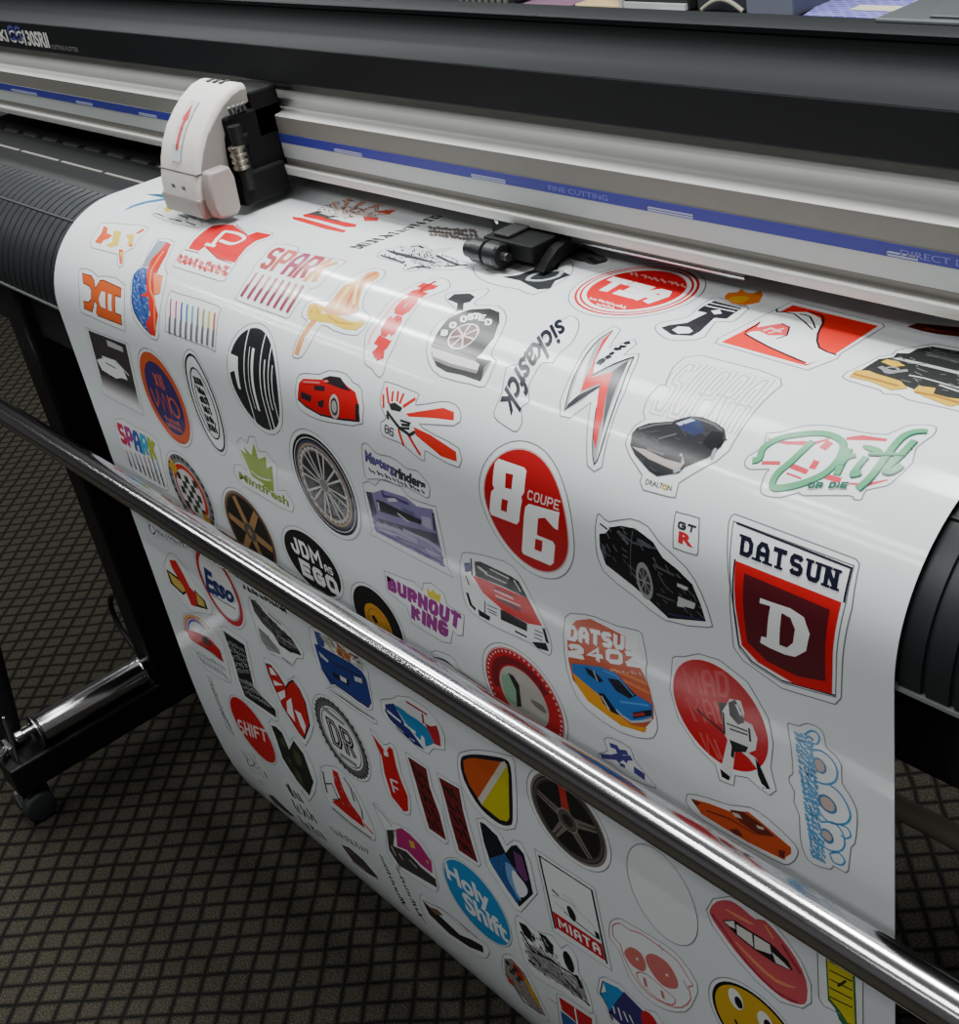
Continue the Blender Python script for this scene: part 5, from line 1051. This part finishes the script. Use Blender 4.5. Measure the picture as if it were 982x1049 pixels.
sticker('oval sticker of a red car under a rainbow arc, grey script beneath', P([(212,500),(235,480),(300,495),(360,560),(400,640),(430,780),(415,795),(320,740),(250,660),(215,570)]),
 [('arc', [((200,150,60), stroke([(222,562),(218,512),(240,492),(290,506),(335,555)], 3.5, sm=2)), ((196,60,52), stroke([(228,565),(226,520),(245,502),(285,515),(325,560)], 2.5, sm=2)), ((64,84,160), stroke([(236,560),(236,530),(255,514),(285,525),(310,556)], 4, sm=2)), ((220,222,224), stroke([(248,540),(270,532),(300,558)], 4, sm=2))]),
  ('printed_car', [((196,34,38), poly([(228,556),(262,562),(330,592),(380,648),(397,702),(340,655),(260,612),(238,590)])), ((226,226,226), specks([(255,560),(330,592),(350,620),(300,610)], 20, 1.1, .004, 4)), ((44,40,42), stroke([(250,600),(330,650),(392,700)], 2)+poly([(290,580),(320,590),(345,630),(310,620)]))]), ('lettering', [((132,134,138), quad((250,632),(400,715),(425,792),(300,710)).scrawl(9, 1.5, 2, 2))])], 2)
win('px')
f = quad((227,645),(250,659),(283,735),(251,716))
sticker('black slanted sticker packed with rows of tiny white print', P([(225,642),(230,641),(252,656),(257,678),(262,703),(284,725),(285,738),(282,738),(249,715),(242,697),(236,675)]),
 [('black_field', [((40,40,42), poly([(228,645),(250,660),(254,678),(260,704),(282,727),(283,735),(251,713),(245,697),(239,675)]))]), ('lettering', [((190,192,192), quad((230,652),(250,664),(258,690),(244,690)).scrawl(8, 1.1, 3, 5)+quad((245,694),(258,698),(280,727),(252,711)).scrawl(9, 1.1, 5, 3))])])
win('f4')
sticker('black and grey machine drawing sticker below the bar', P([(125,95),(165,95),(300,215),(430,330),(530,450),(620,590),(615,650),(560,640),(520,720),(400,640),(290,590),(230,500),(180,330),(135,200)]),
 [('machine_drawing', [((78,76,80), poly([(140,113),(190,128),(260,228),(330,298),(430,400),(510,468),(592,600),(500,592),(400,522),(350,432),(250,330),(180,230)])), ((150,150,152), specks([(140,113),(190,128),(330,298),(510,468),(592,600),(500,592),(350,432)], 90, 1.2, .007, 5, .9)), ((30,30,34), specks([(140,113),(190,128),(330,298),(510,468),(592,600),(500,592),(350,432)], 110, 1.4, .008, 9, .7)), ((34,34,38), stroke([(150,125),(230,220),(300,330),(380,430)], 3)+stroke([(400,510),(480,560),(590,600)], 6)+stroke([(430,440),(510,470)], 3)), ((150,148,150), stroke([(300,240),(420,345)], 3)+stroke([(260,280),(420,460),(560,550)], 1.8)), ((160,162,164), poly([(210,360),(280,425),(400,560),(412,612),(300,572),(240,480)])), ((96,98,100), quad((215,365),(300,440),(410,610),(260,510)).scrawl(6, 1.3, 4, 4)+stroke([(430,640),(512,700)], 2))])], 0)
sticker('thin sticker of black ragged letters hugging the bar from below', P([(60,-30),(120,-20),(300,100),(500,220),(510,250),(440,250),(280,140),(90,20)]), [('lettering', [((26,26,28), quad((80,-20),(480,205),(475,248),(80,18)).scrawl(14, 3, 9, 1)+quad((80,-20),(480,205),(475,248),(80,18)).scrawl(11, 2.4, 2, 1))])], 0, False)
win('f6')
sticker('dark blue car front sticker with a crowd of figures behind, below the bar', P([(120,180),(160,165),(260,210),(400,290),(560,470),(580,560),(612,740),(608,790),(570,800),(480,740),(340,625),(280,615),(220,500),(170,400)]),
 [('crowd_print', [((62,86,140), poly([(160,190),(200,205),(240,250),(240,320),(190,300)])), ((188,190,180), poly([(200,220),(290,240),(320,330),(260,300)])+poly([(470,400),(540,440),(545,500),(490,470)])), ((186,104,44), poly([(340,290),(380,330),(440,380),(440,430),(380,400),(330,350)])), ((210,205,190), specks([(165,190),(350,280),(540,440),(545,500),(300,350)], 60, 1.5, .005, 3)), ((60,52,60), specks([(165,190),(350,280),(540,440),(545,500),(300,350)], 50, 1.3, .005, 6)), ((150,60,44), stroke([(330,280),(380,330)], 3)+stroke([(430,360),(500,400)], 3)), ((205,175,110), stroke([(250,250),(300,340)], 3)+stroke([(360,320),(400,360)],2))]),
  ('printed_car', [((38,58,132), poly([(165,290),(200,300),(290,350),(450,440),(530,500),(562,560),(602,740),(580,778),(500,732),(330,602),(290,602),(220,480)])), ((26,30,60), poly([(300,500),(430,568),(432,612),(310,545)])+stroke([(220,480),(330,602),(580,778)], 2.5)+stroke([(310,440),(520,540)], 2)), ((206,208,212), poly([(200,350),(275,420),(270,436),(215,388)])+poly([(470,540),(530,560),(536,596),(480,576)])+poly([(360,530),(412,560),(415,592),(368,566)]))])], 2)
sticker('thin sticker of one black ruled line under the blue car', P([(262,635),(290,630),(640,880),(650,910),(620,905),(280,665)]), [('black_line', [((28,28,30), stroke([(285,648),(380,710),(500,795),(625,876)], 2.6, taper=True))])], 0)
win('Q')
lf = [(403,93),(430,103),(465,150),(490,190),(505,217),(518,190),(540,178),(570,220),(602,290),(624,402),(597,474),(570,442),(490,312),(455,232),(420,150)]
sticker('leaf-shaped sticker with red and white rays', P([(392,78),(415,72),(450,100),(510,180),(545,158),(590,215),(625,300),(645,405),(610,500),(585,492),(500,350),(440,240)]),
 [('leaf', [((200,32,38), poly(lf)), (WH, poly([(420,112),(435,120),(460,155),(430,150)])+poly([(440,178),(492,205),(448,206)])+poly([(460,242),(498,228),(502,262),(475,282)])+poly([(508,285),(530,268),(552,390),(512,340)])+poly([(548,325),(580,345),(605,410),(600,450),(578,405)])), ((28,28,32), stroke(lf, 2.2, True)+stroke([(505,217),(510,260)], 1))])], 2)
f = ell([(650,300),(700,270),(780,330),(870,460),(918,600),(890,670),(780,600),(690,450)])
sticker('grey gear-rimmed round sticker with black letters DR', f.grow(0.0045), [('rim', [((96,98,98), f.disc(1)), ((226,228,228), f.disc(.80)), ((52,54,56), blocks(f, 34, .97, .035, .05)), ((50,52,54), f.ring(.74, 1.4))]), ('lettering', [((28,28,30), block(f, 'DR', .34, -.50, -.40, .52, .40)), ((222,224,224), block(f, 'DR', .34, -.50, -.40, .52, .40, lw=.0016)), ((140,142,142), f.poly([(-.5,-.68),(.35,-.6),(.35,-.5),(-.5,-.55)])+f.poly([(-.3,.52),(.4,.5),(.4,.62),(-.3,.64)]))])])
win('f7')
sticker('small blue car sticker with white roof and red tail', P([(95,170),(110,155),(210,155),(260,120),(380,130),(560,250),(640,340),(700,430),(742,540),(742,665),(620,650),(580,712),(480,652),(250,460),(110,290)]),
 [('printed_car', [((40,44,122), poly([(138,205),(230,200),(262,270),(322,370),(420,500),(520,640),(545,665),(440,612),(260,450),(150,290)])), ((50,132,186), poly([(225,208),(270,228),(380,300),(500,390),(572,450),(642,592),(560,630),(460,530),(340,382)])), ((218,222,226), poly([(258,172),(340,155),(420,212),(520,300),(512,392),(370,302),(290,232)])+stroke([(160,265),(230,325),(300,380)], 4)+stroke([(330,400),(450,490)], 4)+poly([(505,510),(535,540),(550,640),(520,640),(500,560)])+stroke([(230,400),(330,490)], 3)+stroke([(380,540),(440,580)], 3)), ((182,36,46), stroke([(352,175),(440,230),(562,308)], 3)+stroke([(515,300),(528,400)], 3)+poly([(540,395),(600,430),(660,420),(690,525),(700,625),(640,602)])), ((30,30,60), stroke([(135,250),(190,350),(320,480),(430,580),(520,650)], 1.5))])], 0)
win('Q')
f = ell([(222,290),(240,262),(330,330),(410,450),(452,570),(440,600),(350,530),(260,400)])
sticker('plain red oval sticker with small white word SHIFT', f.grow(0.003), [('disc', [((200,32,40), f.disc(1))]), ('lettering', [((228,214,214), block(quad((260,375),(402,432),(412,492),(274,442)), 'SHIFT', .24, gap=.2)+quad((290,380),(330,398),(330,408),(290,392)).scrawl(4,1,2))])])
f = quad((100,150),(140,165),(262,462),(222,440))
sticker('narrow grey script sticker running down the left edge', P([(100,140),(125,140),(180,260),(262,440),(260,468),(225,450),(140,280)]), [('lettering', [((96,100,106), quad((105,155),(130,165),(250,465),(215,440)).scrawl(2, 1.4, 4, 17)), ((60,62,68), stroke([(125,190),(160,280),(200,370)], 1.6)+stroke([(200,370),(245,458)], 1.4))])], 2, False)
cl = [(433,408),(455,415),(485,445),(522,532),(545,485),(592,550),(642,690),(622,757),(560,682),(490,572),(460,480)]
sticker('dark camouflage leaf-shaped sticker', P([(420,392),(455,395),(500,440),(525,495),(545,465),(610,550),(662,690),(630,780),(600,762),(480,580)]), [('leaf', [((40,44,38), poly(cl)), ((74,82,56), poly([(470,470),(490,470),(510,520),(490,510)])+poly([(540,520),(580,560),(590,620),(560,600),(545,560)])+poly([(540,610),(580,660),(600,720),(560,670)])+poly([(500,560),(530,580),(535,610)])), ((22,24,22), stroke(cl, 1.4, True))])], 2)
sticker('faint grey sketch sticker near the lower left curl', P([(268,515),(300,515),(360,560),(420,660),(405,690),(340,670),(290,590)]), [('sketch', [((108,112,116), quad((275,522),(345,550),(405,680),(330,640)).scrawl(4, 1.4, 8, 4)+stroke([(280,530),(300,560)], 1.5)+stroke([(310,570),(320,610),(350,600),(330,570)], 1.8, sm=2)), ((50,52,56), stroke([(395,640),(410,672)], 3)+stroke([(370,680),(385,695)],3))])], 2, False)
sticker('black block letters sticker at the lower left curl', P([(480,670),(510,672),(590,740),(660,880),(720,975),(690,985),(560,860),(500,740)]), [('lettering', [((30,32,36), quad((492,678),(560,730),(612,815),(530,770)).scrawl(4, 4, 6, 1)+quad((530,770),(640,840),(672,915),(560,850)).scrawl(6, 3.4, 3, 1)+quad((560,850),(690,950),(720,1000),(610,930)).scrawl(8, 3, 8, 1))])], 0, False)
sticker('dark ruled strip sticker along the lower left curl', P([(395,705),(420,705),(560,860),(540,872),(410,775)]), [('dark_strip', [((62,64,70), poly([(415,755),(440,762),(500,820),(552,868),(530,862),(450,800)])), ((120,124,128), stroke([(402,715),(430,745)], 1.5))])], 0, False)
sticker('red sail-like sticker with black and grey strokes', P([(680,618),(740,612),(790,640),(850,720),(920,860),(955,960),(940,985),(840,920),(740,830),(690,720)]), [('sail_print', [((198,34,40), poly([(738,628),(765,645),(795,730),(830,800),(882,870),(902,925),(820,862),(738,792),(758,782),(778,770),(750,702)])+stroke([(895,900),(945,955)], 4)), ((34,30,34), stroke([(690,638),(700,690),(712,745)], 3)+stroke([(700,700),(735,700),(770,780),(740,780)], 2)+stroke([(845,740),(885,830),(892,880)], 2)), ((136,138,140), stroke([(795,668),(830,720),(850,790)], 5)+stroke([(738,820),(830,900),(935,975)], 5)), ((225,180,180), specks([(738,628),(795,730),(882,870),(820,862),(750,780)], 30, 1.2, .006, 4, .8)), (WH, stroke([(745,735),(765,780)], 2.5)+stroke([(838,790),(872,850)], 2))])], 2)
win('S')
sticker('faint grey script sticker beside the brown car, near the lower curl', P([(25,15),(60,15),(150,75),(245,160),(235,190),(120,115),(40,55)]), [('lettering', [((112,114,118), quad((30,22),(238,150),(238,180),(50,65)).scrawl(13, 1.6, 4, 1)+quad((30,22),(238,150),(238,180),(50,65)).scrawl(9, 1.4, 14, 1))])], 2, False)
win('R')
sticker('red jagged vertical emblem sticker with a white F', P([(95,40),(110,40),(160,110),(195,100),(225,140),(250,250),(290,360),(298,450),(280,465),(240,440),(190,370),(150,250),(140,150)]), [('emblem', [((198,28,36), poly([(100,52),(150,118),(172,150),(188,118),(206,132),(226,222),(246,282),(282,370),(286,445),(262,447),(202,372),(165,252),(152,172)])), ((226,226,226), poly([(160,142),(182,145),(186,172),(165,165)])+stroke([(195,280),(215,350)], 3.5)+stroke([(200,285),(232,300)], 3)+stroke([(212,320),(235,335)], 3))])], 2)
for lb, pp, o, sd in (('dark red vertical banner sticker with black brush marks, left one of a pair', [(282,168),(375,230),(392,320),(410,372),(440,452),(476,592),(390,532),(352,402),(320,290)], [(270,145),(385,225),(410,330),(455,430),(488,600),(475,612),(380,545),(330,400)], 3), ('dark red vertical banner sticker with black brush marks, right one of a pair', [(438,272),(540,330),(560,440),(592,562),(636,706),(540,642),(500,502),(470,382)], [(428,250),(550,325),(575,440),(608,560),(650,710),(640,726),(530,655),(485,500)], 6)):
    q = quad(pp[0], pp[1], pp[5] if sd == 3 else pp[4], pp[6] if sd == 3 else pp[5])
    sticker(lb, P(o), [('banner', [((112,30,36), poly(pp))]), ('brush_marks', [((42,24,28), q.scrawl(2, 3.5, sd, 5, .1, .05, .9, .95))])])
bd = [(548,185),(565,165),(620,160),(700,165),(775,182),(800,225),(808,340),(810,490),(792,515),(740,505),(650,430),(580,320),(552,240)]
sticker('shield sticker, half orange and half yellow, with a black edge', P([(535,165),(560,145),(640,135),(780,160),(820,205),(832,495),(800,535),(735,525),(640,450),(560,330),(535,240)]),
 [('shield', [((26,24,36), poly(bd, sm=3)), ((192,82,34), poly([(562,188),(585,178),(620,177),(752,196),(636,380),(592,312),(566,240)])), ((196,186,40), poly([(782,212),(790,260),(794,480),(782,496),(745,486),(655,412)])), ((206,200,186), poly([(752,196),(768,192),(782,212),(655,412),(636,380)]))])], 2)
win('T')
gl = [(55,398),(80,410),(142,470),(186,556),(214,520),(240,515),(276,560),(302,660),(324,762),(255,828),(200,752),(112,612),(75,500)]
sticker('leaf-shaped sticker with a blue and pink galaxy on black', P([(38,385),(75,378),(160,460),(190,520),(225,490),(262,500),(310,600),(345,760),(265,855),(230,840),(90,620)]), [('leaf', [((24,28,40), poly(gl)), ((42,88,150), poly([(100,585),(180,560),(232,640),(252,822),(200,752),(120,625)])), ((112,52,110), poly([(225,545),(268,575),(300,690),(285,700),(240,640)])), ((90,130,190), specks([(100,585),(180,560),(252,822),(200,752)], 40, 1.0, .004, 4)), ((120,160,205), poly([(185,600),(235,640),(262,720),(262,800),(225,740),(195,680)], sm=2)), ((226,226,234), poly([(218,640),(256,675),(296,735),(290,770),(258,778),(228,712)], sm=2))])])
win('R')
sticker('magenta race car sticker with a dark chassis and long aerial', P([(105,405),(130,410),(200,500),(240,515),(300,545),(370,620),(415,720),(440,830),(425,855),(320,790),(230,730),(180,650),(170,540)]), [('printed_car', [((62,60,58), poly([(176,540),(218,540),(210,620),(275,648),(352,730),(422,786),(432,832),(330,772),(240,720),(190,642)])), ((180,36,116), poly([(222,536),(252,530),(292,560),(342,610),(402,700),(408,760),(350,715),(280,642),(230,622)])), ((206,178,72), poly([(288,590),(312,600),(322,635),(300,628)])+poly([(372,690),(388,700),(388,715)])), ((190,192,192), stroke([(200,620),(225,670)], 3)+stroke([(240,660),(260,690)], 3)+stroke([(290,690),(330,730)], 2)+stroke([(210,545),(218,570)],2)), ((70,74,80), stroke([(112,412),(160,462),(205,522)], 1.5))])], 0)
win('S')
sticker('small dark brown car sticker beside the lower curl', P([(85,112),(120,115),(210,190),(298,290),(285,305),(230,285),(130,200)]), [('printed_car', [((74,60,64), poly([(95,122),(135,138),(205,198),(284,292),(245,275),(155,205)])), ((28,26,28), stroke([(150,205),(215,255),(280,296)], 3)), ((150,140,142), stroke([(110,135),(160,175)], 1.5))])], 0, False)
for lb, a, b, r0, r1, sd in (('thin line of small black print ending in red, nearest the lower curl', (288,172), (415,425), (400,415), (442,458), 5), ('thin line of small black print ending in red, under the magenta car', (372,236), (495,480), (484,470), (526,522), 8)):
    q = quad((a[0]-4,a[1]), (a[0]+14,a[1]+4), (b[0]+12,b[1]), (b[0]-8,b[1]+6))
    sticker(lb, P([(a[0]-14,a[1]-12),(a[0]+16,a[1]-8),(r1[0]+14,r1[1]+4),(r1[0],r1[1]+14)]), [('lettering', [((44,46,50), q.scrawl(1, 2.4, sd, 15)), ((176,44,54), stroke([r0, r1], 4))])], 0, False)
f = ell([(615,240),(650,205),(760,260),(870,390),(940,540),(930,605),(800,560),(680,420)])
sticker('light blue oval sticker with white hand-lettered words Holy Shift', f.grow(0.003), [('disc', [((54,140,196), f.disc(1))]), ('lettering', [((226,230,234), f.text('Holy', -.90, -.62, .50, .08, 0.035)+f.text('Shift', -.50, -.02, .88, .60, 0.035)), ((54,140,196), f.ring(1.0, .8))])])
sticker('flat black car sticker lying along the lower curl', P([(490,380),(520,385),(600,450),(700,540),(830,630),(835,680),(800,690),(640,595),(520,490)]), [('printed_car', [((34,34,36), poly([(505,405),(545,440),(605,495),(690,575),(750,600),(806,632),(812,667),(740,638),(640,572),(540,475)])), ((120,92,80), poly([(530,432),(580,450),(610,480),(570,475)])), ((110,112,116), stroke([(505,402),(600,445),(680,505),(780,592)], 1.5)+stroke([(690,515),(740,560)], 3))])], 2)
win('T')
f = ell([(305,200),(350,155),(430,170),(560,270),(660,420),(690,560),(640,640),(500,560),(370,400)])
sticker('dark five-spoke wheel sticker with one red spoke, below the bar', f.grow(0.005), [('wheel_print', [((128,118,110), f.disc(1)), ((62,58,56), f.disc(.94)), ((104,98,92), f.ring(.88, 1.2)), ((28,28,28), f.disc(.82)), ((118,108,100), rotspokes(f, 5, .1, .82, .12, .075, -18)), ((52,48,46), rotspokes(f, 5, .3, .82, .01, .02, -18)), ((190,52,46), rotspokes(f, 1, .28, .85, .09, .10, -90)), ((84,78,74), f.disc(.26)), ((44,42,40), f.disc(.14)), ((170,164,158), f.ring(.26, .8))])])
win('px')
f = quad((550.9,874.5),(606.7,911.1),(622.7,987.8),(567.8,950.4))
sticker('white framed sticker of a small roadster above a red name band', f.pts([(-.05,-.05),(1.05,-.05),(1.05,1.06),(-.05,1.06)]), [('frame', [((30,30,34), f.poly([(0,0),(1,0),(1,.02),(0,.02)])+f.poly([(0,0),(.035,0),(.035,1),(0,1)])+f.poly([(.965,0),(1,0),(1,1),(.965,1)])), ((190,34,46), f.poly([(.04,.74),(.96,.74),(.96,.97),(.04,.97)]))]),
 ('lettering', [(WH, block(f, 'MIATA', .28, .12, .785, .9, .925, gap=.25))]), ('printed_car', [((34,34,38), f.line([(.30,.62),(.42,.64),(.55,.66),(.9,.69)], 1.6, sm=2)+f.disc(.06, .44, .56, .065, n=16)[:0]+f.poly([(.38,.52),(.46,.48),(.53,.56),(.50,.66),(.42,.66)], sm=2)+f.poly([(.86,.60),(.94,.60),(.95,.69),(.88,.69)])+f.line([(.14,.40),(.26,.43)], 2.5)), ((150,152,154), f.line([(.12,.48),(.3,.44),(.5,.42),(.6,.46),(.78,.50),(.9,.56)], .9, sm=3)+f.line([(.36,.36),(.5,.36),(.58,.42)], .8)+f.line([(.14,.56),(.3,.6)], .8))])])
win('V')
f = Fr(e=ellfit([(702,360),(715,335),(750,390),(740,412),(712,400)]))
sticker('black and grey racing kart drawing sticker with a round helmet', P([(480,180),(510,178),(580,240),(650,260),(690,320),(720,300),(765,370),(770,430),(800,480),(835,590),(815,615),(700,520),(560,440),(500,300)]), [('kart_drawing', [((150,148,148), poly([(520,290),(600,318),(700,425),(785,465),(820,582),(700,492),(560,400)])), ((30,30,34), poly([(496,195),(530,212),(575,275),(560,292),(520,255)])+poly([(588,245),(620,262),(655,305),(655,352),(625,330)])+stroke([(505,240),(560,330),(640,370)], 4)+stroke([(540,330),(600,400)], 4)+f.disc(1)+stroke([(640,370),(760,450)], 3)+stroke([(760,440),(785,500)], 6)+stroke([(690,430),(780,540),(822,582)], 4)+stroke([(540,370),(570,392)], 5)), ((60,60,62), specks([(500,210),(600,250),(760,450),(822,582),(700,500),(540,390)], 150, 1.5, .007, 5, .7)), ((226,226,226), specks([(500,210),(600,250),(760,450),(822,582),(700,500),(540,390)], 70, 1.2, .006, 8, .9)), ((84,84,86), stroke([(600,330),(700,410)], 2)+stroke([(620,410),(760,520)], 2)), ((220,220,220), stroke([(580,310),(640,360)], 2)+stroke([(700,440),(760,500)], 2))])], 2)
ck = []
for i in range(3):
    for j in range(4):
        if (i+j) % 2 == 0: ck += poly([(432+18*i+10*j,365+14*i+22*j),(448+18*i+10*j,377+14*i+22*j),(458+18*i+10*j,399+14*i+22*j),(442+18*i+10*j,387+14*i+22*j)])
sticker('small black, red and gold chequered sticker at the bottom curl', P([(425,350),(470,352),(530,420),(575,510),(635,640),(615,645),(540,595),(470,500),(425,430)]), [('chequered_print', [((150,140,136), poly([(430,365),(462,365),(522,430),(562,512),(622,632),(560,592),(480,502),(435,440)])), ((190,60,44), poly([(470,380),(500,410),(530,470),(500,460),(475,420)])+poly([(436,430),(470,470),(480,500),(450,470)])), ((202,160,50), poly([(515,435),(545,480),(585,550),(600,600),(560,540),(530,480)])), ((120,60,50), specks([(430,365),(522,430),(622,632),(480,502)], 60, 1.2, .005, 4, .8)), ((34,34,36), ck), ((96,98,100), stroke([(470,480),(520,560),(600,618)], 4))])], 2)
sticker('red, white and blue flag sticker at the bottom edge of the photo', P([(670,525),(700,535),(850,625),(860,760),(760,760),(690,690)]), [('flag_print', [((196,38,46), poly([(680,540),(832,640),(835,720),(695,600)])), ((52,92,160), poly([(688,604),(760,655),(770,750),(705,695)])), (WH, stroke([(752,580),(765,660)], 2.5)+stroke([(695,603),(835,722)], 2)), ((190,60,60), stroke([(628,542),(672,572)], 1.2))])], 0)
win('W')
f = Fr(e=ellfit([(415,790),(455,762),(512,800),(520,850),(450,860)]))
sticker('blue and purple racing banner sticker with a red dot', P([(185,555),(215,548),(300,590),(345,640),(440,730),(500,745),(555,830),(560,930),(420,900),(250,800),(215,690),(172,640)]), [('banner', [((58,140,200), poly([(205,570),(290,610),(322,640),(282,700),(240,742),(215,682),(182,640),(222,630)])), ((58,52,112), poly([(322,630),(430,740),(470,850),(440,900),(360,860),(262,770),(240,742),(275,690)])), ((220,222,228), stroke([(262,712),(272,752)], 2.5)+stroke([(290,720),(310,790)], 2.5)+stroke([(320,740),(345,800)], 2.5)+stroke([(352,760),(375,810)], 2.5)), ((196,38,46), f.disc(1)), ((30,32,50), stroke([(205,570),(190,635),(215,682),(262,770),(360,860)], 1.4)+stroke([(240,740),(260,790)], 3))])], 0)
win('U')
f = ell([(95,230),(170,180),(290,280),(370,430),(385,540),(330,610),(200,520),(110,370)])
sticker('blank white oval sticker between the dark wheel and the red lips', f.grow(0.0), [])
ol = [(33,522),(60,512),(100,540),(150,556),(230,612),(300,668),(345,740),(368,775),(348,780),(358,830),(320,866),(260,856),(180,810),(120,740),(78,655),(62,600),(36,572),(30,545)]
sticker('pink outlined pig face sticker', P([(20,510),(60,492),(110,520),(240,595),(320,665),(385,770),(375,830),(335,885),(250,875),(170,825),(100,740),(55,620),(18,575)]), [('pig_face', [((205,130,128), stroke(ol, 1.6, True, 2)+stroke([(130,722),(172,725),(248,790),(292,830),(280,856),(220,832),(150,770)], 1.6, True, 2)+stroke([(60,600),(100,620)], 1.2)[:0]+stroke([(325,750),(345,790)], 1.4)+stroke([(225,600),(240,625)], 1.4)), ((205,112,108), poly([(80,628),(108,612),(150,640),(170,690),(157,714),(116,692),(86,655)], sm=3)+poly([(168,655),(200,642),(262,682),(302,752),(296,786),(240,772),(190,712)], sm=3)+stroke([(162,740),(172,780)], 4)+stroke([(235,795),(245,830)], 4)), ((228,212,210), poly([(128,655),(138,658),(138,668),(128,665)])+poly([(252,722),(264,726),(264,736),(252,733)]))])], 2)
win('X')
sticker('glossy red lips sticker with white teeth showing', P([(82,250),(105,208),(165,200),(220,228),(300,272),(365,350),(420,430),(455,515),(456,580),(425,600),(345,578),(255,500),(170,400),(100,300)]), [('lips_print', [((202,84,92), poly([(93,250),(118,218),(165,214),(210,242),(255,280),(290,285),(350,350),(400,420),(437,500),(440,570),(416,586),(350,562),(270,492),(190,402),(130,322),(99,275)], sm=2)), ((158,52,70), stroke([(100,262),(150,330),(230,440),(330,540),(410,580)], 3, sm=2)+stroke([(150,290),(240,330),(330,390),(385,465)], 4, sm=2)+stroke([(350,370),(420,480)], 4)), ((222,140,104), stroke([(185,360),(250,430),(330,500),(400,525)], 5, sm=2, taper=True)+stroke([(150,245),(210,280),(250,300)], 4, sm=2, taper=True)+stroke([(290,300),(320,350)], 3)), ((40,26,32), poly([(140,288),(180,284),(245,328),(312,368),(372,430),(390,465),(330,442),(250,388),(188,338)])), ((222,220,216), poly([(146,291),(180,288),(186,318),(165,308)])+poly([(188,300),(245,334),(250,382),(192,336)])+poly([(252,338),(308,372),(314,408),(254,386)])+poly([(316,400),(350,430),(382,462),(330,438)]))])], 0)
f = ell([(98,560),(110,528),(160,510),(250,545),(320,600),(355,655)], True)
sticker('yellow smiley face sticker with a black rim, bottom of the photo', f.grow(0.004), [('face', [((26,24,24), f.disc(1)), ((208,166,44), f.disc(.93)), ((232,232,226), f.disc(.17, -.42, -.48, .26)+f.disc(.17, .22, -.42, .26)), ((26,24,24), f.disc(.09, -.36, -.44, .15)+f.disc(.09, .28, -.38, .15)+f.ring(.5, 3, a0=15, a1=165))])])
sticker('yellow sticker with green edges and black slashes, at the right under the bar', P([(475,330),(500,330),(620,400),(640,430),(640,720),(600,720),(560,620),(500,590),(482,560)]), [('slashed_panel', [((52,110,70), poly([(505,395),(610,448),(620,700),(600,700),(555,640),(540,600),(515,570)])), ((206,192,52), poly([(512,408),(602,455),(612,660),(585,650),(560,610),(520,562)])), ((36,40,34), sum([stroke([(520,430+32*k),(602,470+32*k)], 1.5) for k in range(5)], [])+stroke([(550,520),(580,500)], 2)), ((200,204,206), poly([(500,372),(600,425),(604,448),(508,400)])), ((80,84,84), stroke([(498,365),(505,395),(560,420)], 1.5))])], 0)
